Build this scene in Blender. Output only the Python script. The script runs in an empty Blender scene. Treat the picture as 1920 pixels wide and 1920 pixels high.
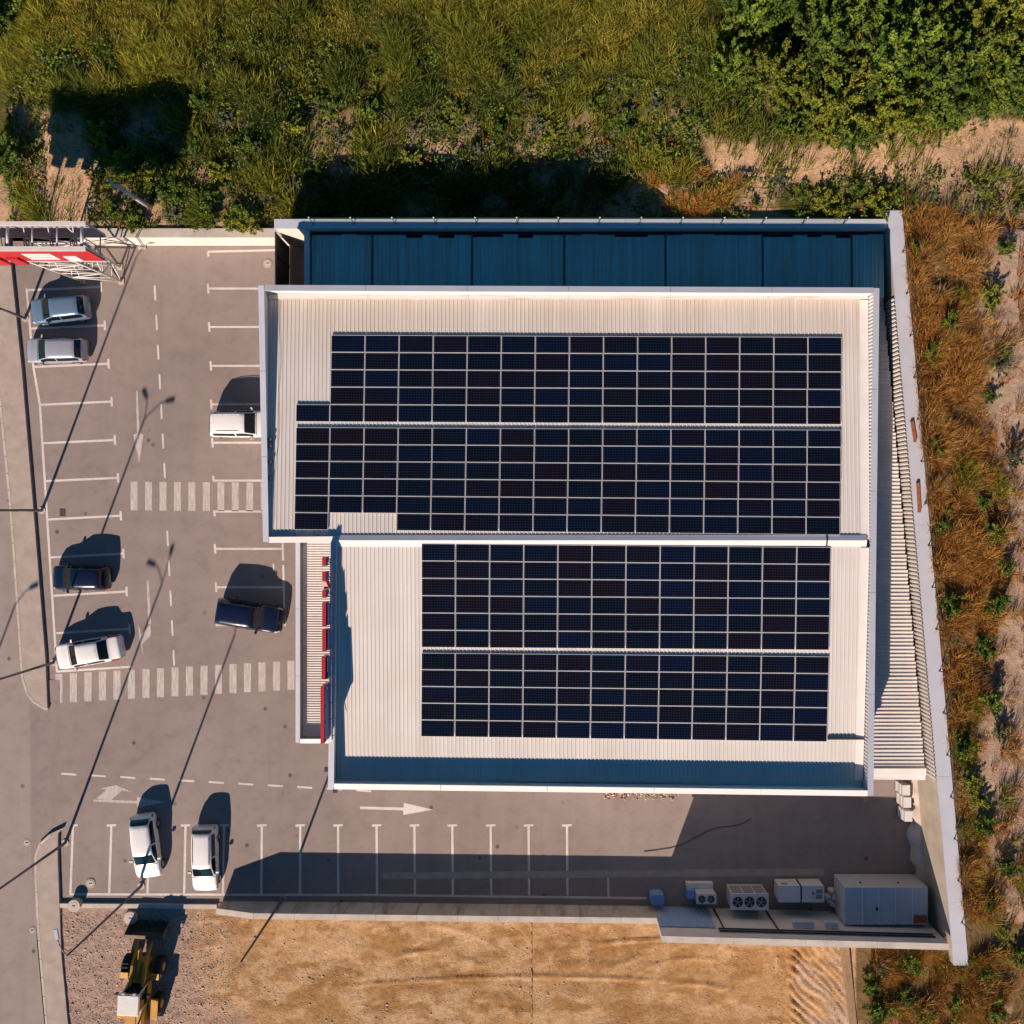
import bpy, math, random
import numpy as np
from mathutils import Vector, Matrix

# ------------------------------------------------------------------ camera, sky, sun, exposure
scene = bpy.context.scene
CAM_H, FPX, NU, NV = 64.0, 1766.0, 1010.0, 960.0      # drone height, focal length in photo pixels, nadir pixel
cam_d = bpy.data.cameras.new('drone_camera')
cam = bpy.data.objects.new('drone_camera', cam_d)
scene.collection.objects.link(cam)
cam.location = (0, 0, CAM_H)
cam_d.sensor_width = 36.0
cam_d.sensor_fit = 'HORIZONTAL'
cam_d.lens = 36.0 * FPX / 1920.0
cam_d.shift_x = -(NU - 960.0) / 1920.0
cam_d.clip_end = 2000.0
scene.camera = cam

SUN_EL = math.radians(29.0)
SUN_AZ = math.radians(20.4)            # shadows fall 20 degrees right of image-up
world = bpy.data.worlds.new('World')
scene.world = world
world.use_nodes = True
wn = world.node_tree.nodes
wl = world.node_tree.links
for n in list(wn):
    wn.remove(n)
wo = wn.new('ShaderNodeOutputWorld')
bg = wn.new('ShaderNodeBackground')
sky = wn.new('ShaderNodeTexSky')
sky.sky_type = 'NISHITA'
sky.sun_disc = False
sky.sun_elevation = SUN_EL
sky.sun_rotation = math.pi + SUN_AZ
sky.air_density = 0.8
sky.dust_density = 0.0
sky.ozone_density = 10.0
bg.inputs['Strength'].default_value = 0.05
tone = wn.new('ShaderNodeMix')            # one even tint for the whole sky: the photograph's clear teal-blue skylight
tone.data_type = 'RGBA'
tone.blend_type = 'MULTIPLY'
tone.inputs[0].default_value = 1.0
tone.inputs[7].default_value = (0.60, 1.25, 1.12, 1.0)
wl.new(sky.outputs['Color'], tone.inputs[6])
wl.new(tone.outputs[2], bg.inputs['Color'])
wl.new(bg.outputs['Background'], wo.inputs['Surface'])

sd = bpy.data.lights.new('sun', 'SUN')
sd.energy = 5.0
sd.angle = math.radians(0.5)
sd.color = (1.0, 0.825, 0.69)
sun = bpy.data.objects.new('sun', sd)
scene.collection.objects.link(sun)
sdir = Vector((math.sin(SUN_AZ) * math.cos(SUN_EL), math.cos(SUN_AZ) * math.cos(SUN_EL), -math.sin(SUN_EL)))
sun.rotation_euler = sdir.to_track_quat('-Z', 'Y').to_euler()
sun.location = (-20, -50, 60)

scene.view_settings.view_transform = 'Standard'
scene.view_settings.look = 'None'
scene.view_settings.exposure = 0.55
scene.view_settings.gamma = 1.0
scene.view_settings.use_curve_mapping = False

# ------------------------------------------------------------------ helpers
C = scene.collection
rng = np.random.default_rng(11)
random.seed(5)


def W(u, v, z=0.0):
    k = (CAM_H - z) / FPX
    return Vector(((u - NU) * k, (NV - v) * k, z))


def UV(x, y, z):
    k = (CAM_H - z) / FPX
    return NU + x / k, NV - y / k


class MB:
    """collects simple shapes in world (or local) coordinates into one mesh"""

    def __init__(self):
        self.v = []
        self.f = []
        self.s = []

    def add(self, vs, fs, smooth=False):
        o = len(self.v)
        self.v += [tuple(p) for p in vs]
        self.f += [tuple(i + o for i in f) for f in fs]
        self.s += [smooth] * len(fs)
        return self

    def box(self, x0, x1, y0, y1, z0, z1):
        return self.prism([(x0, y0), (x1, y0), (x1, y1), (x0, y1)], z0, z1)

    def prism(self, poly, z0, z1):
        a = sum(poly[i][0] * poly[(i + 1) % len(poly)][1] - poly[(i + 1) % len(poly)][0] * poly[i][1] for i in range(len(poly)))
        if a < 0:
            poly = poly[::-1]
        n = len(poly)
        vs = [(p[0], p[1], z0) for p in poly] + [(p[0], p[1], z1) for p in poly]
        fs = [tuple(range(n - 1, -1, -1)), tuple(range(n, 2 * n))]
        fs += [(i, (i + 1) % n, n + (i + 1) % n, n + i) for i in range(n)]
        return self.add(vs, fs)

    def hexa(self, b, t):
        """eight-corner block from four bottom and four top points"""
        vs = list(b) + list(t)
        return self.add(vs, [(3, 2, 1, 0), (4, 5, 6, 7), (0, 1, 5, 4), (1, 2, 6, 5), (2, 3, 7, 6), (3, 0, 4, 7)])

    def quad(self, a, b, c, d):
        return self.add([a, b, c, d], [(0, 1, 2, 3)])

    def tube(self, a, b, r0, r1=None, n=8, caps=True):
        a, b = Vector(a), Vector(b)
        r1 = r0 if r1 is None else r1
        d = (b - a).normalized()
        x = d.orthogonal().normalized()
        y = d.cross(x)
        vs = []
        for p, r in ((a, r0), (b, r1)):
            for i in range(n):
                t = 2 * math.pi * i / n
                vs.append(p + x * (r * math.cos(t)) + y * (r * math.sin(t)))
        fs = [(i, (i + 1) % n, n + (i + 1) % n, n + i) for i in range(n)]
        self.add(vs, fs, True)
        if caps:
            o = len(self.v) - 2 * n
            self.f += [tuple(o + i for i in range(n - 1, -1, -1)), tuple(o + n + i for i in range(n))]
            self.s += [False, False]
        return self

    def path(self, pts, r, n=6):
        for i in range(len(pts) - 1):
            self.tube(pts[i], pts[i + 1], r, r, n)
        return self

    def cyl(self, cx, cy, z0, z1, r, n=20, r1=None):
        return self.tube((cx, cy, z0), (cx, cy, z1), r, r1, n)

    def mesh(self, name, origin=(0, 0, 0)):
        me = bpy.data.meshes.new(name)
        ox, oy, oz = origin
        me.from_pydata([(x - ox, y - oy, z - oz) for x, y, z in self.v], [], self.f)
        me.polygons.foreach_set('use_smooth', self.s)
        me.update()
        return me

    def build(self, name, mat, parent=None, **tags):
        """link as one object; coordinates are in the parent's untransformed space offset by its location"""
        if parent is not None:
            o = bpy.data.objects.new(name, self.mesh(name, world_loc(parent)))
            o.parent = parent
        else:
            xs = np.array(self.v)
            org = ((xs[:, 0].min() + xs[:, 0].max()) / 2, (xs[:, 1].min() + xs[:, 1].max()) / 2, xs[:, 2].min())
            o = bpy.data.objects.new(name, self.mesh(name, org))
            o.location = org
        if mat is not None:
            o.data.materials.append(mat)
        C.objects.link(o)
        tag(o, **tags)
        return o


def world_loc(o):
    l = Vector(o.location)
    while o.parent is not None:
        o = o.parent
        l += Vector(o.location)
    return l


def tag(o, label=None, cat=None, group=None, kind=None):
    if label:
        o['label'] = label
    if cat:
        o['category'] = cat
    if group:
        o['group'] = group
    if kind:
        o['kind'] = kind
    return o


def thing(name, loc, label, cat, group=None, rotz=0.0):
    o = bpy.data.objects.new(name, None)
    o.empty_display_size = 0.3
    o.location = loc
    o.rotation_euler = (0, 0, rotz)
    C.objects.link(o)
    return tag(o, label, cat, group)


def child(name, me, parent, mat=None, loc=None):
    o = bpy.data.objects.new(name, me)
    o.parent = parent
    if loc is not None:
        o.location = loc
    if mat is not None and not me.materials:
        me.materials.append(mat)
    C.objects.link(o)
    return o


ORD = ['first', 'second', 'third', 'fourth', 'fifth', 'sixth', 'seventh', 'eighth', 'ninth', 'tenth', 'eleventh', 'twelfth',
       'thirteenth', 'fourteenth', 'fifteenth', 'sixteenth', 'seventeenth', 'eighteenth', 'nineteenth', 'twentieth',
       'twenty-first', 'twenty-second', 'twenty-third', 'twenty-fourth', 'twenty-fifth', 'twenty-sixth', 'twenty-seventh', 'twenty-eighth'] + [a + b for a in ('thirty', 'forty', 'fifty') for b in ('', '-one', '-two', '-three', '-four', '-five', '-six', '-seven', '-eight', '-nine')]

# ------------------------------------------------------------------ materials


def srgb(r, g, b):
    def f(c):
        c /= 255.0
        return c / 12.92 if c <= 0.04045 else ((c + 0.055) / 1.055) ** 2.4
    return (f(r), f(g), f(b))


class NT:
    def __init__(self, name):
        self.m = bpy.data.materials.new(name)
        self.m.use_nodes = True
        self.n = self.m.node_tree.nodes
        self.l = self.m.node_tree.links
        self.b = self.n['Principled BSDF']

    def new(self, t, **kw):
        nd = self.n.new(t)
        for k, v in kw.items():
            setattr(nd, k, v)
        return nd

    def link(self, a, b):
        self.l.new(a, b)

    def pos(self, scale=(1, 1, 1), obj=False):
        if obj:
            c = self.new('ShaderNodeTexCoord').outputs['Object']
        else:
            c = self.new('ShaderNodeNewGeometry').outputs['Position']
        mp = self.new('ShaderNodeMapping')
        mp.inputs['Scale'].default_value = scale
        self.link(c, mp.inputs['Vector'])
        return mp.outputs['Vector']

    def noise(self, vec, scale, detail=4, rough=0.55):
        nz = self.new('ShaderNodeTexNoise')
        nz.inputs['Scale'].default_value = scale
        nz.inputs['Detail'].default_value = detail
        nz.inputs['Roughness'].default_value = rough
        self.link(vec, nz.inputs['Vector'])
        return nz.outputs['Fac']

    def ramp(self, fac, stops):
        r = self.new('ShaderNodeValToRGB')
        e = r.color_ramp.elements
        e[0].position, e[0].color = stops[0][0], (*stops[0][1], 1)
        e[1].position, e[1].color = stops[-1][0], (*stops[-1][1], 1)
        for p, c in stops[1:-1]:
            x = e.new(p)
            x.color = (*c, 1)
        self.link(fac, r.inputs['Fac'])
        return r.outputs['Color']

    def mix(self, fac, a, b, mode='MIX'):
        m = self.new('ShaderNodeMix', data_type='RGBA', blend_type=mode)
        for sock, val in ((m.inputs[0], fac), (m.inputs[6], a), (m.inputs[7], b)):
            if hasattr(val, 'links'):
                self.link(val, sock)
            elif isinstance(val, (int, float)):
                sock.default_value = val
            else:
                sock.default_value = (*val, 1)
        return m.outputs[2]

    def bump(self, h, strength, dist=0.02):
        bp = self.new('ShaderNodeBump')
        bp.inputs['Strength'].default_value = strength
        bp.inputs['Distance'].default_value = dist
        self.link(h, bp.inputs['Height'])
        self.link(bp.outputs['Normal'], self.b.inputs['Normal'])

    def fin(self, col=None, rough=0.6, metal=0.0, spec=0.5, coat=0.0):
        if col is not None:
            if hasattr(col, 'links'):
                self.link(col, self.b.inputs['Base Color'])
            else:
                self.b.inputs['Base Color'].default_value = (*col, 1)
        self.b.inputs['Roughness'].default_value = rough
        self.b.inputs['Metallic'].default_value = metal
        self.b.inputs['Specular IOR Level'].default_value = spec
        self.b.inputs['Coat Weight'].default_value = coat
        return self.m


def simple(name, col, rough=0.6, metal=0.0, var=0.12, scale=2.0, spec=0.4, coat=0.0, obj=False, bump=0.0):
    t = NT(name)
    f = t.noise(t.pos(obj=obj), scale, 5, 0.6)
    lo = tuple(c * (1 - var) for c in col)
    hi = tuple(min(1, c * (1 + var)) for c in col)
    c = t.ramp(f, [(0.3, lo), (0.7, hi)])
    if bump:
        t.bump(f, bump)
    return t.fin(c, rough, metal, spec, coat)


def asphalt(name, base, dark):
    t = NT(name)
    p = t.pos()
    big = t.noise(p, 0.11, 5, 0.6)
    mid = t.noise(p, 0.9, 5, 0.65)
    fine = t.noise(p, 22.0, 3, 0.7)
    c = t.ramp(big, [(0.34, dark), (0.60, base)])
    c = t.mix(0.55, c, t.ramp(mid, [(0.26, tuple(x * 0.72 for x in base)), (0.5, base), (0.74, tuple(x * 1.10 for x in base))]))
    c = t.mix(0.35, c, t.ramp(fine, [(0.25, (0.35, 0.35, 0.35)), (0.75, (1, 1, 1))]), 'MULTIPLY')
    # tyre-worn streaks along the aisles and little oil marks
    st = t.noise(t.pos((1.3, 0.09, 1)), 1.0, 3, 0.5)
    c = t.mix(t.ramp(st, [(0.52, (0, 0, 0)), (0.75, (0.6, 0.6, 0.6))]), c, tuple(x * 0.72 for x in base))
    vo = t.new('ShaderNodeTexVoronoi')
    vo.inputs['Scale'].default_value = 0.55
    t.link(p, vo.inputs['Vector'])
    spot = t.ramp(vo.outputs['Distance'], [(0.05, (1, 1, 1)), (0.10, (0, 0, 0))])
    gate = t.ramp(t.noise(p, 0.37, 2), [(0.44, (0, 0, 0)), (0.54, (0.8, 0.8, 0.8))])
    c = t.mix(t.mix(1.0, spot, gate, 'MULTIPLY'), c, (0.07, 0.055, 0.05))
    sm = t.noise(t.pos((0.5, 0.8, 1)), 1.0, 7, 0.72)
    c = t.mix(t.ramp(sm, [(0.56, (0, 0, 0)), (0.74, (0.55, 0.55, 0.55))]), c, tuple(x * 0.55 for x in base))
    # thin cracks
    v2 = t.new('ShaderNodeTexVoronoi', feature='DISTANCE_TO_EDGE')
    v2.inputs['Scale'].default_value = 0.13
    wob = t.new('ShaderNodeTexNoise')
    wob.inputs['Scale'].default_value = 0.7
    wob.inputs['Detail'].default_value = 6
    t.link(p, wob.inputs['Vector'])
    vm = t.new('ShaderNodeVectorMath', operation='MULTIPLY_ADD')
    t.link(wob.outputs['Color'], vm.inputs[0])
    vm.inputs[1].default_value = (2.5, 2.5, 2.5)
    t.link(p, vm.inputs[2])
    t.link(vm.outputs[0], v2.inputs['Vector'])
    crack = t.ramp(v2.outputs['Distance'], [(0.001, (0.22, 0.22, 0.22)), (0.004, (0, 0, 0))])
    c = t.mix(crack, c, tuple(x * 0.5 for x in base))
    t.bump(fine, 0.35, 0.01)
    return t.fin(c, 0.92, 0, 0.2)


def white_roof(name, base, dirt, obj_random=0.06):
    t = NT(name)
    p = t.pos()
    oi = t.new('ShaderNodeObjectInfo')
    r = t.ramp(oi.outputs['Random'], [(0.0, tuple(x * (1 - obj_random) for x in base)), (1.0, tuple(min(1, x * (1 + obj_random * .5)) for x in base))])
    f = t.noise(t.pos((3.0, 0.25, 1)), 1.0, 5, 0.6)
    c = t.mix(t.ramp(f, [(0.45, (0, 0, 0)), (0.8, (0.35, 0.35, 0.35))]), r, dirt)
    sy = t.new('ShaderNodeSeparateXYZ')
    t.link(p, sy.inputs[0])
    ev = t.new('ShaderNodeMapRange')
    ev.inputs['From Min'].default_value = 8.5
    ev.inputs['From Max'].default_value = 13.6
    t.link(sy.outputs['Y'], ev.inputs['Value'])
    st = t.mix(1.0, t.ramp(ev.outputs[0], [(0.0, (0, 0, 0)), (1.0, (1, 1, 1))]), t.ramp(t.noise(t.pos((4.0, 0.12, 1)), 1.0, 5, 0.7), [(0.30, (0.15, 0.15, 0.15)), (0.7, (0.95, 0.95, 0.95))]), 'MULTIPLY')
    c = t.mix(st, c, (0.50, 0.395, 0.30))
    g = t.noise(p, 0.35, 3)
    c = t.mix(t.ramp(g, [(0.4, (0, 0, 0)), (0.8, (0.28, 0.28, 0.28))]), c, dirt)
    return t.fin(c, 0.42, 0, 0.35)


def attr_mat(name, rough=0.8, trans=0.0, objvar=0.0):
    t = NT(name)
    a = t.new('ShaderNodeAttribute', attribute_name='tint')
    c = a.outputs['Color']
    if objvar:
        oi = t.new('ShaderNodeObjectInfo')
        c = t.mix(1.0, c, t.ramp(oi.outputs['Random'], [(0, (1 - objvar, 1 - objvar, 1 - objvar * .6)), (1, (1 + objvar * .4, 1 + objvar * .3, 1))]), 'MULTIPLY')
    m = t.fin(c, rough, 0, 0.15)
    if trans:
        tb = t.new('ShaderNodeBsdfTranslucent')
        t.link(c, tb.inputs['Color'])
        mx = t.new('ShaderNodeMixShader')
        mx.inputs[0].default_value = trans
        t.link(t.b.outputs[0], mx.inputs[1])
        t.link(tb.outputs[0], mx.inputs[2])
        t.link(mx.outputs[0], t.n['Material Output'].inputs['Surface'])
    return m


M = {}
M['asphalt'] = asphalt('asphalt', (0.332, 0.266, 0.238), (0.228, 0.178, 0.158))
M['road'] = asphalt('road_asphalt', (0.365, 0.292, 0.262), (0.325, 0.258, 0.232))
M['sidewalk'] = simple('sidewalk_concrete', (0.385, 0.312, 0.262), 0.9, var=0.14, scale=1.3, bump=0.2)
M['concrete'] = simple('concrete', (0.50, 0.435, 0.37), 0.9, var=0.16, scale=0.9, bump=0.2)
M['ewall'] = simple('tan_concrete', (0.44, 0.365, 0.285), 0.9, var=0.16, scale=0.7, bump=0.15)
M['wallconc'] = simple('rendered_wall', (0.62, 0.56, 0.50), 0.85, var=0.10, scale=0.7)
M['white_roof'] = white_roof('white_roof_sheet', (0.66, 0.615, 0.575), (0.52, 0.44, 0.37))
M['shed_roof'] = white_roof('teal_shade_sheet', (0.46, 0.84, 0.82), (0.38, 0.70, 0.69), 0.07)  # teal of the building's shade put into the white sheet's colour
M['flash'] = simple('white_flashing', (0.72, 0.675, 0.645), 0.45, var=0.05, scale=0.8)
M['coping'] = simple('zinc_coping', (0.56, 0.565, 0.62), 0.45, 0.15, var=0.05, scale=0.6)
M['clad'] = simple('ribbed_cladding', (0.64, 0.60, 0.56), 0.5, var=0.06, scale=0.8)
M['facade'] = simple('grey_facade', (0.26, 0.25, 0.245), 0.6, var=0.06, scale=0.8)
M['alu'] = simple('aluminium', (0.70, 0.69, 0.70), 0.45, 0.1, var=0.04)
M['dark'] = simple('dark_metal', (0.03, 0.028, 0.03), 0.6, var=0.2)
M['pole'] = simple('galvanised_pole', (0.16, 0.135, 0.13), 0.6, 0.3, var=0.1)
M['rubber'] = simple('rubber', (0.022, 0.02, 0.02), 0.85, var=0.2)
M['rim'] = simple('wheel_rim', (0.4, 0.4, 0.41), 0.35, 0.6, var=0.05)
M['red'] = simple('red_sign', (0.40, 0.018, 0.022), 0.45, var=0.06)
M['bluepaint'] = simple('blue_backing', (0.035, 0.10, 0.30), 0.5, var=0.1)
M['yellow'] = simple('loader_yellow', (0.52, 0.255, 0.03), 0.5, var=0.18, scale=3, obj=True)
M['shadowsteel'] = simple('shadow_steel', (0.10, 0.075, 0.05), 0.7, 0.2, var=0.3, scale=4, obj=True)  # bucket colour darkened to the tone of the shadow over it
M['loaderwhite'] = simple('loader_white', (0.66, 0.63, 0.58), 0.5, var=0.08, scale=3, obj=True)
M['unit'] = simple('appliance_white', (0.62, 0.60, 0.585), 0.5, var=0.06, scale=2)
M['unitgrey'] = simple('appliance_grey', (0.42, 0.44, 0.47), 0.5, var=0.06, scale=2)
M['grille'] = simple('grille', (0.24, 0.22, 0.21), 0.6, var=0.1)
M['rust'] = simple('rust', (0.28, 0.10, 0.04), 0.9, var=0.35, scale=4)
M['wood'] = simple('weathered_wood', (0.30, 0.19, 0.10), 0.9, var=0.2, scale=3)
M['truss'] = simple('white_steel', (0.62, 0.57, 0.53), 0.5, var=0.06)
M['backpanel'] = simple('panel_back', (0.26, 0.26, 0.33), 0.55, var=0.06)
M['tank'] = simple('pale_blue_plastic', (0.16, 0.28, 0.50), 0.5, var=0.05)
M['shadeblue'] = simple('shade_blue_sheet', (0.27, 0.38, 0.56), 0.5, var=0.06)  # shade's blue is put into this sheet's base colour
M['stone'] = simple('stone', (0.42, 0.31, 0.24), 0.95, var=0.35, scale=1.5)
M['green'] = simple('green_post', (0.02, 0.10, 0.06), 0.5, var=0.1)
M['leaf'] = attr_mat('leaf', 0.75, 0.22, 0.22)
M['grass'] = attr_mat('grass_blade', 0.85, 0.18)
M['bark'] = simple('bark', (0.10, 0.075, 0.05), 0.95, var=0.3, scale=6)
M['glass'] = NT('car_glass').fin((0.006, 0.009, 0.011), 0.06, 0, 0.5)
M['lampglass'] = simple('lamp_glass', (0.6, 0.6, 0.6), 0.15, var=0.02)
M['tail'] = simple('tail_lamp', (0.42, 0.012, 0.012), 0.25, var=0.02)

t = NT('road_paint')
f1 = t.noise(t.pos(), 5.0, 6, 0.7)
f2 = t.noise(t.pos(), 0.5, 3)
wear = t.mix(0.5, t.ramp(f1, [(0.45, (0, 0, 0)), (0.78, (1, 1, 1))]), t.ramp(f2, [(0.4, (0, 0, 0)), (0.8, (1, 1, 1))]))
M['paint'] = t.fin(t.mix(wear, (0.70, 0.63, 0.58), (0.36, 0.295, 0.265)), 0.8, 0, 0.2)
t = NT('worn_road_paint')
f1 = t.noise(t.pos((9, 1.2, 1)), 1.0, 6, 0.75)
wear = t.ramp(f1, [(0.38, (0, 0, 0)), (0.70, (1, 1, 1))])
M['paintworn'] = t.fin(t.mix(wear, (0.60, 0.53, 0.48), (0.34, 0.275, 0.245)), 0.85, 0, 0.2)

# solar cells: half-cell grid lines over dark silicon, hue differs from panel to panel
t = NT('solar_cells')
oc = t.new('ShaderNodeTexCoord').outputs['Object']
sx = t.new('ShaderNodeSeparateXYZ')
t.link(oc, sx.inputs[0])


def gridline(sock, pitch, off, wid):
    a = t.new('ShaderNodeMath', operation='MULTIPLY_ADD')
    t.link(sock, a.inputs[0])
    a.inputs[1].default_value = 1.0 / pitch
    a.inputs[2].default_value = off + 50
    b = t.new('ShaderNodeMath', operation='FRACT')
    t.link(a.outputs[0], b.inputs[0])
    c = t.new('ShaderNodeMath', operation='LESS_THAN')
    t.link(b.outputs[0], c.inputs[0])
    c.inputs[1].default_value = wid
    return c.outputs[0]


gx = gridline(sx.outputs['X'], 1.99 / 12, 0.5, 0.045)
gy = gridline(sx.outputs['Y'], 0.98 / 6, 0.5, 0.07)
mx = t.new('ShaderNodeMath', operation='MAXIMUM')
t.link(gx, mx.inputs[0])
t.link(gy, mx.inputs[1])
oi = t.new('ShaderNodeObjectInfo')
cell = t.ramp(oi.outputs['Random'], [(0.0, (0.0013, 0.0042, 0.0200)), (0.35, (0.0010, 0.0035, 0.0080)), (0.6, (0.0055, 0.0028, 0.0075)),
                                    (0.8, (0.0012, 0.0030, 0.0115)), (1.0, (0.0065, 0.0032, 0.0055))])
nz = t.noise(t.pos(), 0.8, 2)
cell = t.mix(t.ramp(nz, [(0.4, (0, 0, 0)), (0.7, (0.6, 0.6, 0.6))]), cell, (0.0014, 0.0046, 0.0175))
M['cells'] = t.fin(t.mix(mx.outputs[0], cell, (0.030, 0.034, 0.046)), 0.16, 0, 0.18)


def paint_car(name, col, metal=0.0, rough=0.3):
    return simple(name, col, rough, metal, var=0.02, scale=3, spec=0.5, coat=0.6, obj=True)


# ------------------------------------------------------------------ noise for terrain and planting
def _hash(ix, iy, seed):
    h = (ix.astype(np.int64) * 374761393 + iy.astype(np.int64) * 668265263 + seed * 1442695041) & 0x7fffffff
    h = ((h ^ (h >> 13)) * 1274126177) & 0x7fffffff
    return ((h ^ (h >> 16)) & 0xffff) / 65535.0


def vnoise(x, y, seed=0):
    x = np.asarray(x, float)
    y = np.asarray(y, float)
    ix, iy = np.floor(x), np.floor(y)
    fx, fy = x - ix, y - iy
    fx = fx * fx * (3 - 2 * fx)
    fy = fy * fy * (3 - 2 * fy)
    a, b = _hash(ix, iy, seed), _hash(ix + 1, iy, seed)
    c, d = _hash(ix, iy + 1, seed), _hash(ix + 1, iy + 1, seed)
    return (a * (1 - fx) + b * fx) * (1 - fy) + (c * (1 - fx) + d * fx) * fy


def fbm(x, y, seed=0, o=4):
    s, a, tot = 0, 1.0, 0
    for i in range(o):
        s = s + a * vnoise(np.asarray(x) * 2 ** i, np.asarray(y) * 2 ** i, seed + i)
        tot += a
        a *= 0.5
    return s / tot


def sstep(a, b, x):
    q = np.clip((np.asarray(x, float) - a) / (b - a), 0, 1)
    return q * q * (3 - 2 * q)


def wall_x(y):                      # west edge of the eastern retaining wall
    return 22.1 + (19.07 - np.asarray(y, float)) * 0.0879


def zterr(x, y):
    x = np.asarray(x, float)
    y = np.asarray(y, float)
    base = 1.85 - 1.35 * sstep(-20.0, -13.0, x) + 3.1 * sstep(3.5, 10.5, x)
    base = 0.25 + (base - 0.25) * sstep(-36.5, -31.0, x)
    zn = base + 0.10 * np.maximum(y - 18.3, 0) * sstep(-40, -30, x)
    ze = 4.25 + 0.05 * (x - wall_x(y)) + 0 * y
    zs = 0.06 + 3.5 * sstep(17.3, 20.4, x)
    zs = np.maximum(zs, 4.2 * sstep(24.0, 27.5, x))
    z = np.where(y > 18.0, np.maximum(zn, np.where(x > 22, 4.2, -9)), np.where(y < -26.0, zs, ze))
    east = (x > wall_x(y) + 0.2)
    z = np.where(east & (y <= 18.0) & (y >= -29), ze, z)
    bl = sstep(-31, -28, y)
    z = np.where(east & (y < -26), ze * bl + np.maximum(zs, 4.0) * (1 - bl), z)
    amp = np.where(y < -26, 0.10, 0.35)
    amp = np.where((y < -26) & (x < 17), 0.07, amp)
    amp = amp * np.where((y > 18) & (x < -31), 0.4, 1)
    z = z + amp * (fbm(x * 0.45, y * 0.45, 3, 3) - 0.5)
    # excavator teeth marks on the cut bank at the south-east
    msk = sstep(16.7, 17.3, x) * (1 - sstep(19.3, 20.2, x)) * (y < -27.6)
    q = (x * 0.62 + y * 0.78) / 0.50 + 1.6 * fbm(x * 0.9, y * 0.9, 7, 2)
    z = z + msk * 0.30 * np.abs(np.sin(q * math.pi)) * (0.35 + fbm(x * 1.7, y * 1.7, 21, 2))
    # wheel ruts and scraped ridges in the dirt plot
    dm = (y < -27) & (x < 16.5)
    r1 = -31.6 + 0.03 * (x + 4) - 0.004 * (x + 4) ** 2
    rut = np.exp(-((y - r1) / 0.10) ** 2) * 0.10 * sstep(-16, -8, x) * (1 - sstep(6, 10, x))
    r2 = -29.0 + 0.05 * (x - 8) - 0.02 * (x - 8) ** 2 / 4
    rut2 = np.exp(-((y - r2) / 0.10) ** 2) * 0.12 * sstep(3, 5, x) * (1 - sstep(12, 14, x))
    rr = 0
    for cx_, cy_, ra, wd, am in ((-7.5, -36.0, 6.2, .16, .10), (-7.5, -36.0, 7.9, .14, .07), (3.0, -24.0, 7.2, .18, .08), (-13.5, -29.2, 1.3, .25, -.08), (1.5, -29.6, 1.0, .3, -.08), (10.5, -38, 6.0, .15, .10),
                                 (10.5, -38, 7.7, .13, .07), (-19, -33, 2.2, .25, .08)):
        rr = rr + am * np.exp(-((np.hypot(x - cx_, y - cy_) - ra) / wd) ** 2) * sstep(.45, .75, vnoise(x * .5, y * .5, 77))
    rut = rut + rr
    z = z + np.where(dm, rut + rut2 + 0.05 * (fbm(x * 0.7, y * 2.6, 31, 3) - 0.5), 0)
    gv = (x < -21.5) & (y < -27)
    z = z + np.where(gv, 0.07 * (fbm(x * 3, y * 3, 41, 2) - 0.5), 0)
    return z


# ------------------------------------------------------------------ ground: road, lot, sidewalks, terrain
def gpoly(pts, z=0.0):
    return [(W(u, v, 0).x, W(u, v, 0).y) for u, v in pts]


def flat(name, pts, z, mat, parent=None, depth=None, **tags):
    mb = MB()
    if depth is None:
        p = gpoly(pts)
        a = sum(p[i][0] * p[(i + 1) % len(p)][1] - p[(i + 1) % len(p)][0] * p[i][1] for i in range(len(p)))
        if a < 0:
            p = p[::-1]
        mb.add([(x, y, z) for x, y in p], [tuple(range(len(p)))])
    else:
        mb.prism(gpoly(pts), z - depth, z)
    return mb.build(name, mat, parent, **tags)


ROADZ = 0.09
lot = flat('parking_lot', [(6, 452), (30, 697), (52, 960), (74, 1235), (82, 1322), (112, 1330), (116, 1552), (108, 1568), (108, 1702), (420, 1702), (1790, 1790),
                           (1790, 400), (560, 400), (560, 456)], 0.0, M['asphalt'], kind='structure')
flat('road', [(-2600, -1500), (-90, -1500), (-60, 300), (-12, 640), (22, 950), (34, 1120), (46, 1262), (57, 1300), (67, 1318), (62, 1335), (64, 1560), (72, 1600), (72, 1640), (70, 1760),
              (86, 1935), (140, 2900), (-2600, 2900)], ROADZ, M['road'], kind='structure')
mb = MB()
p = [W(56, 1275), W(115, 1275), W(119, 1640), (W(60, 1640))]
p[0].z = p[3].z = ROADZ + 0.003
p[1].z = p[2].z = 0.004
q = []
for i in range(13):
    s = i / 12
    w = s * s * (3 - 2 * s)
    for a, b in ((p[0], p[1]), (p[3], p[2])):
        c = a.lerp(b, s)
        c.z = a.z + (b.z - a.z) * w
        q.append(c)
mb.add(q, [(2 * i, 2 * i + 1, 2 * i + 3, 2 * i + 2) for i in range(12)], True)
mb.build('driveway', M['asphalt'], kind='structure')

SWZ = 0.22
s1 = flat('sidewalk', [(-60, 420), (16, 420), (20, 462), (44, 697), (66, 960), (88, 1235), (92, 1331), (80, 1326), (64, 1316), (52, 1300), (43, 1270), (33, 1120),
                       (21, 950), (-4, 700), (-40, 420)][1:], SWZ, M['sidewalk'], depth=0.6, kind='structure')
s2 = flat('sidewalk', [(122, 1550), (112, 1560), (111, 1600), (114, 1690), (118, 1790), (132, 1935), (90, 1935), (74, 1760), (68, 1640), (68, 1602), (76, 1580), (96, 1562)],
          SWZ, M['sidewalk'], depth=0.6, kind='structure')
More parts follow.
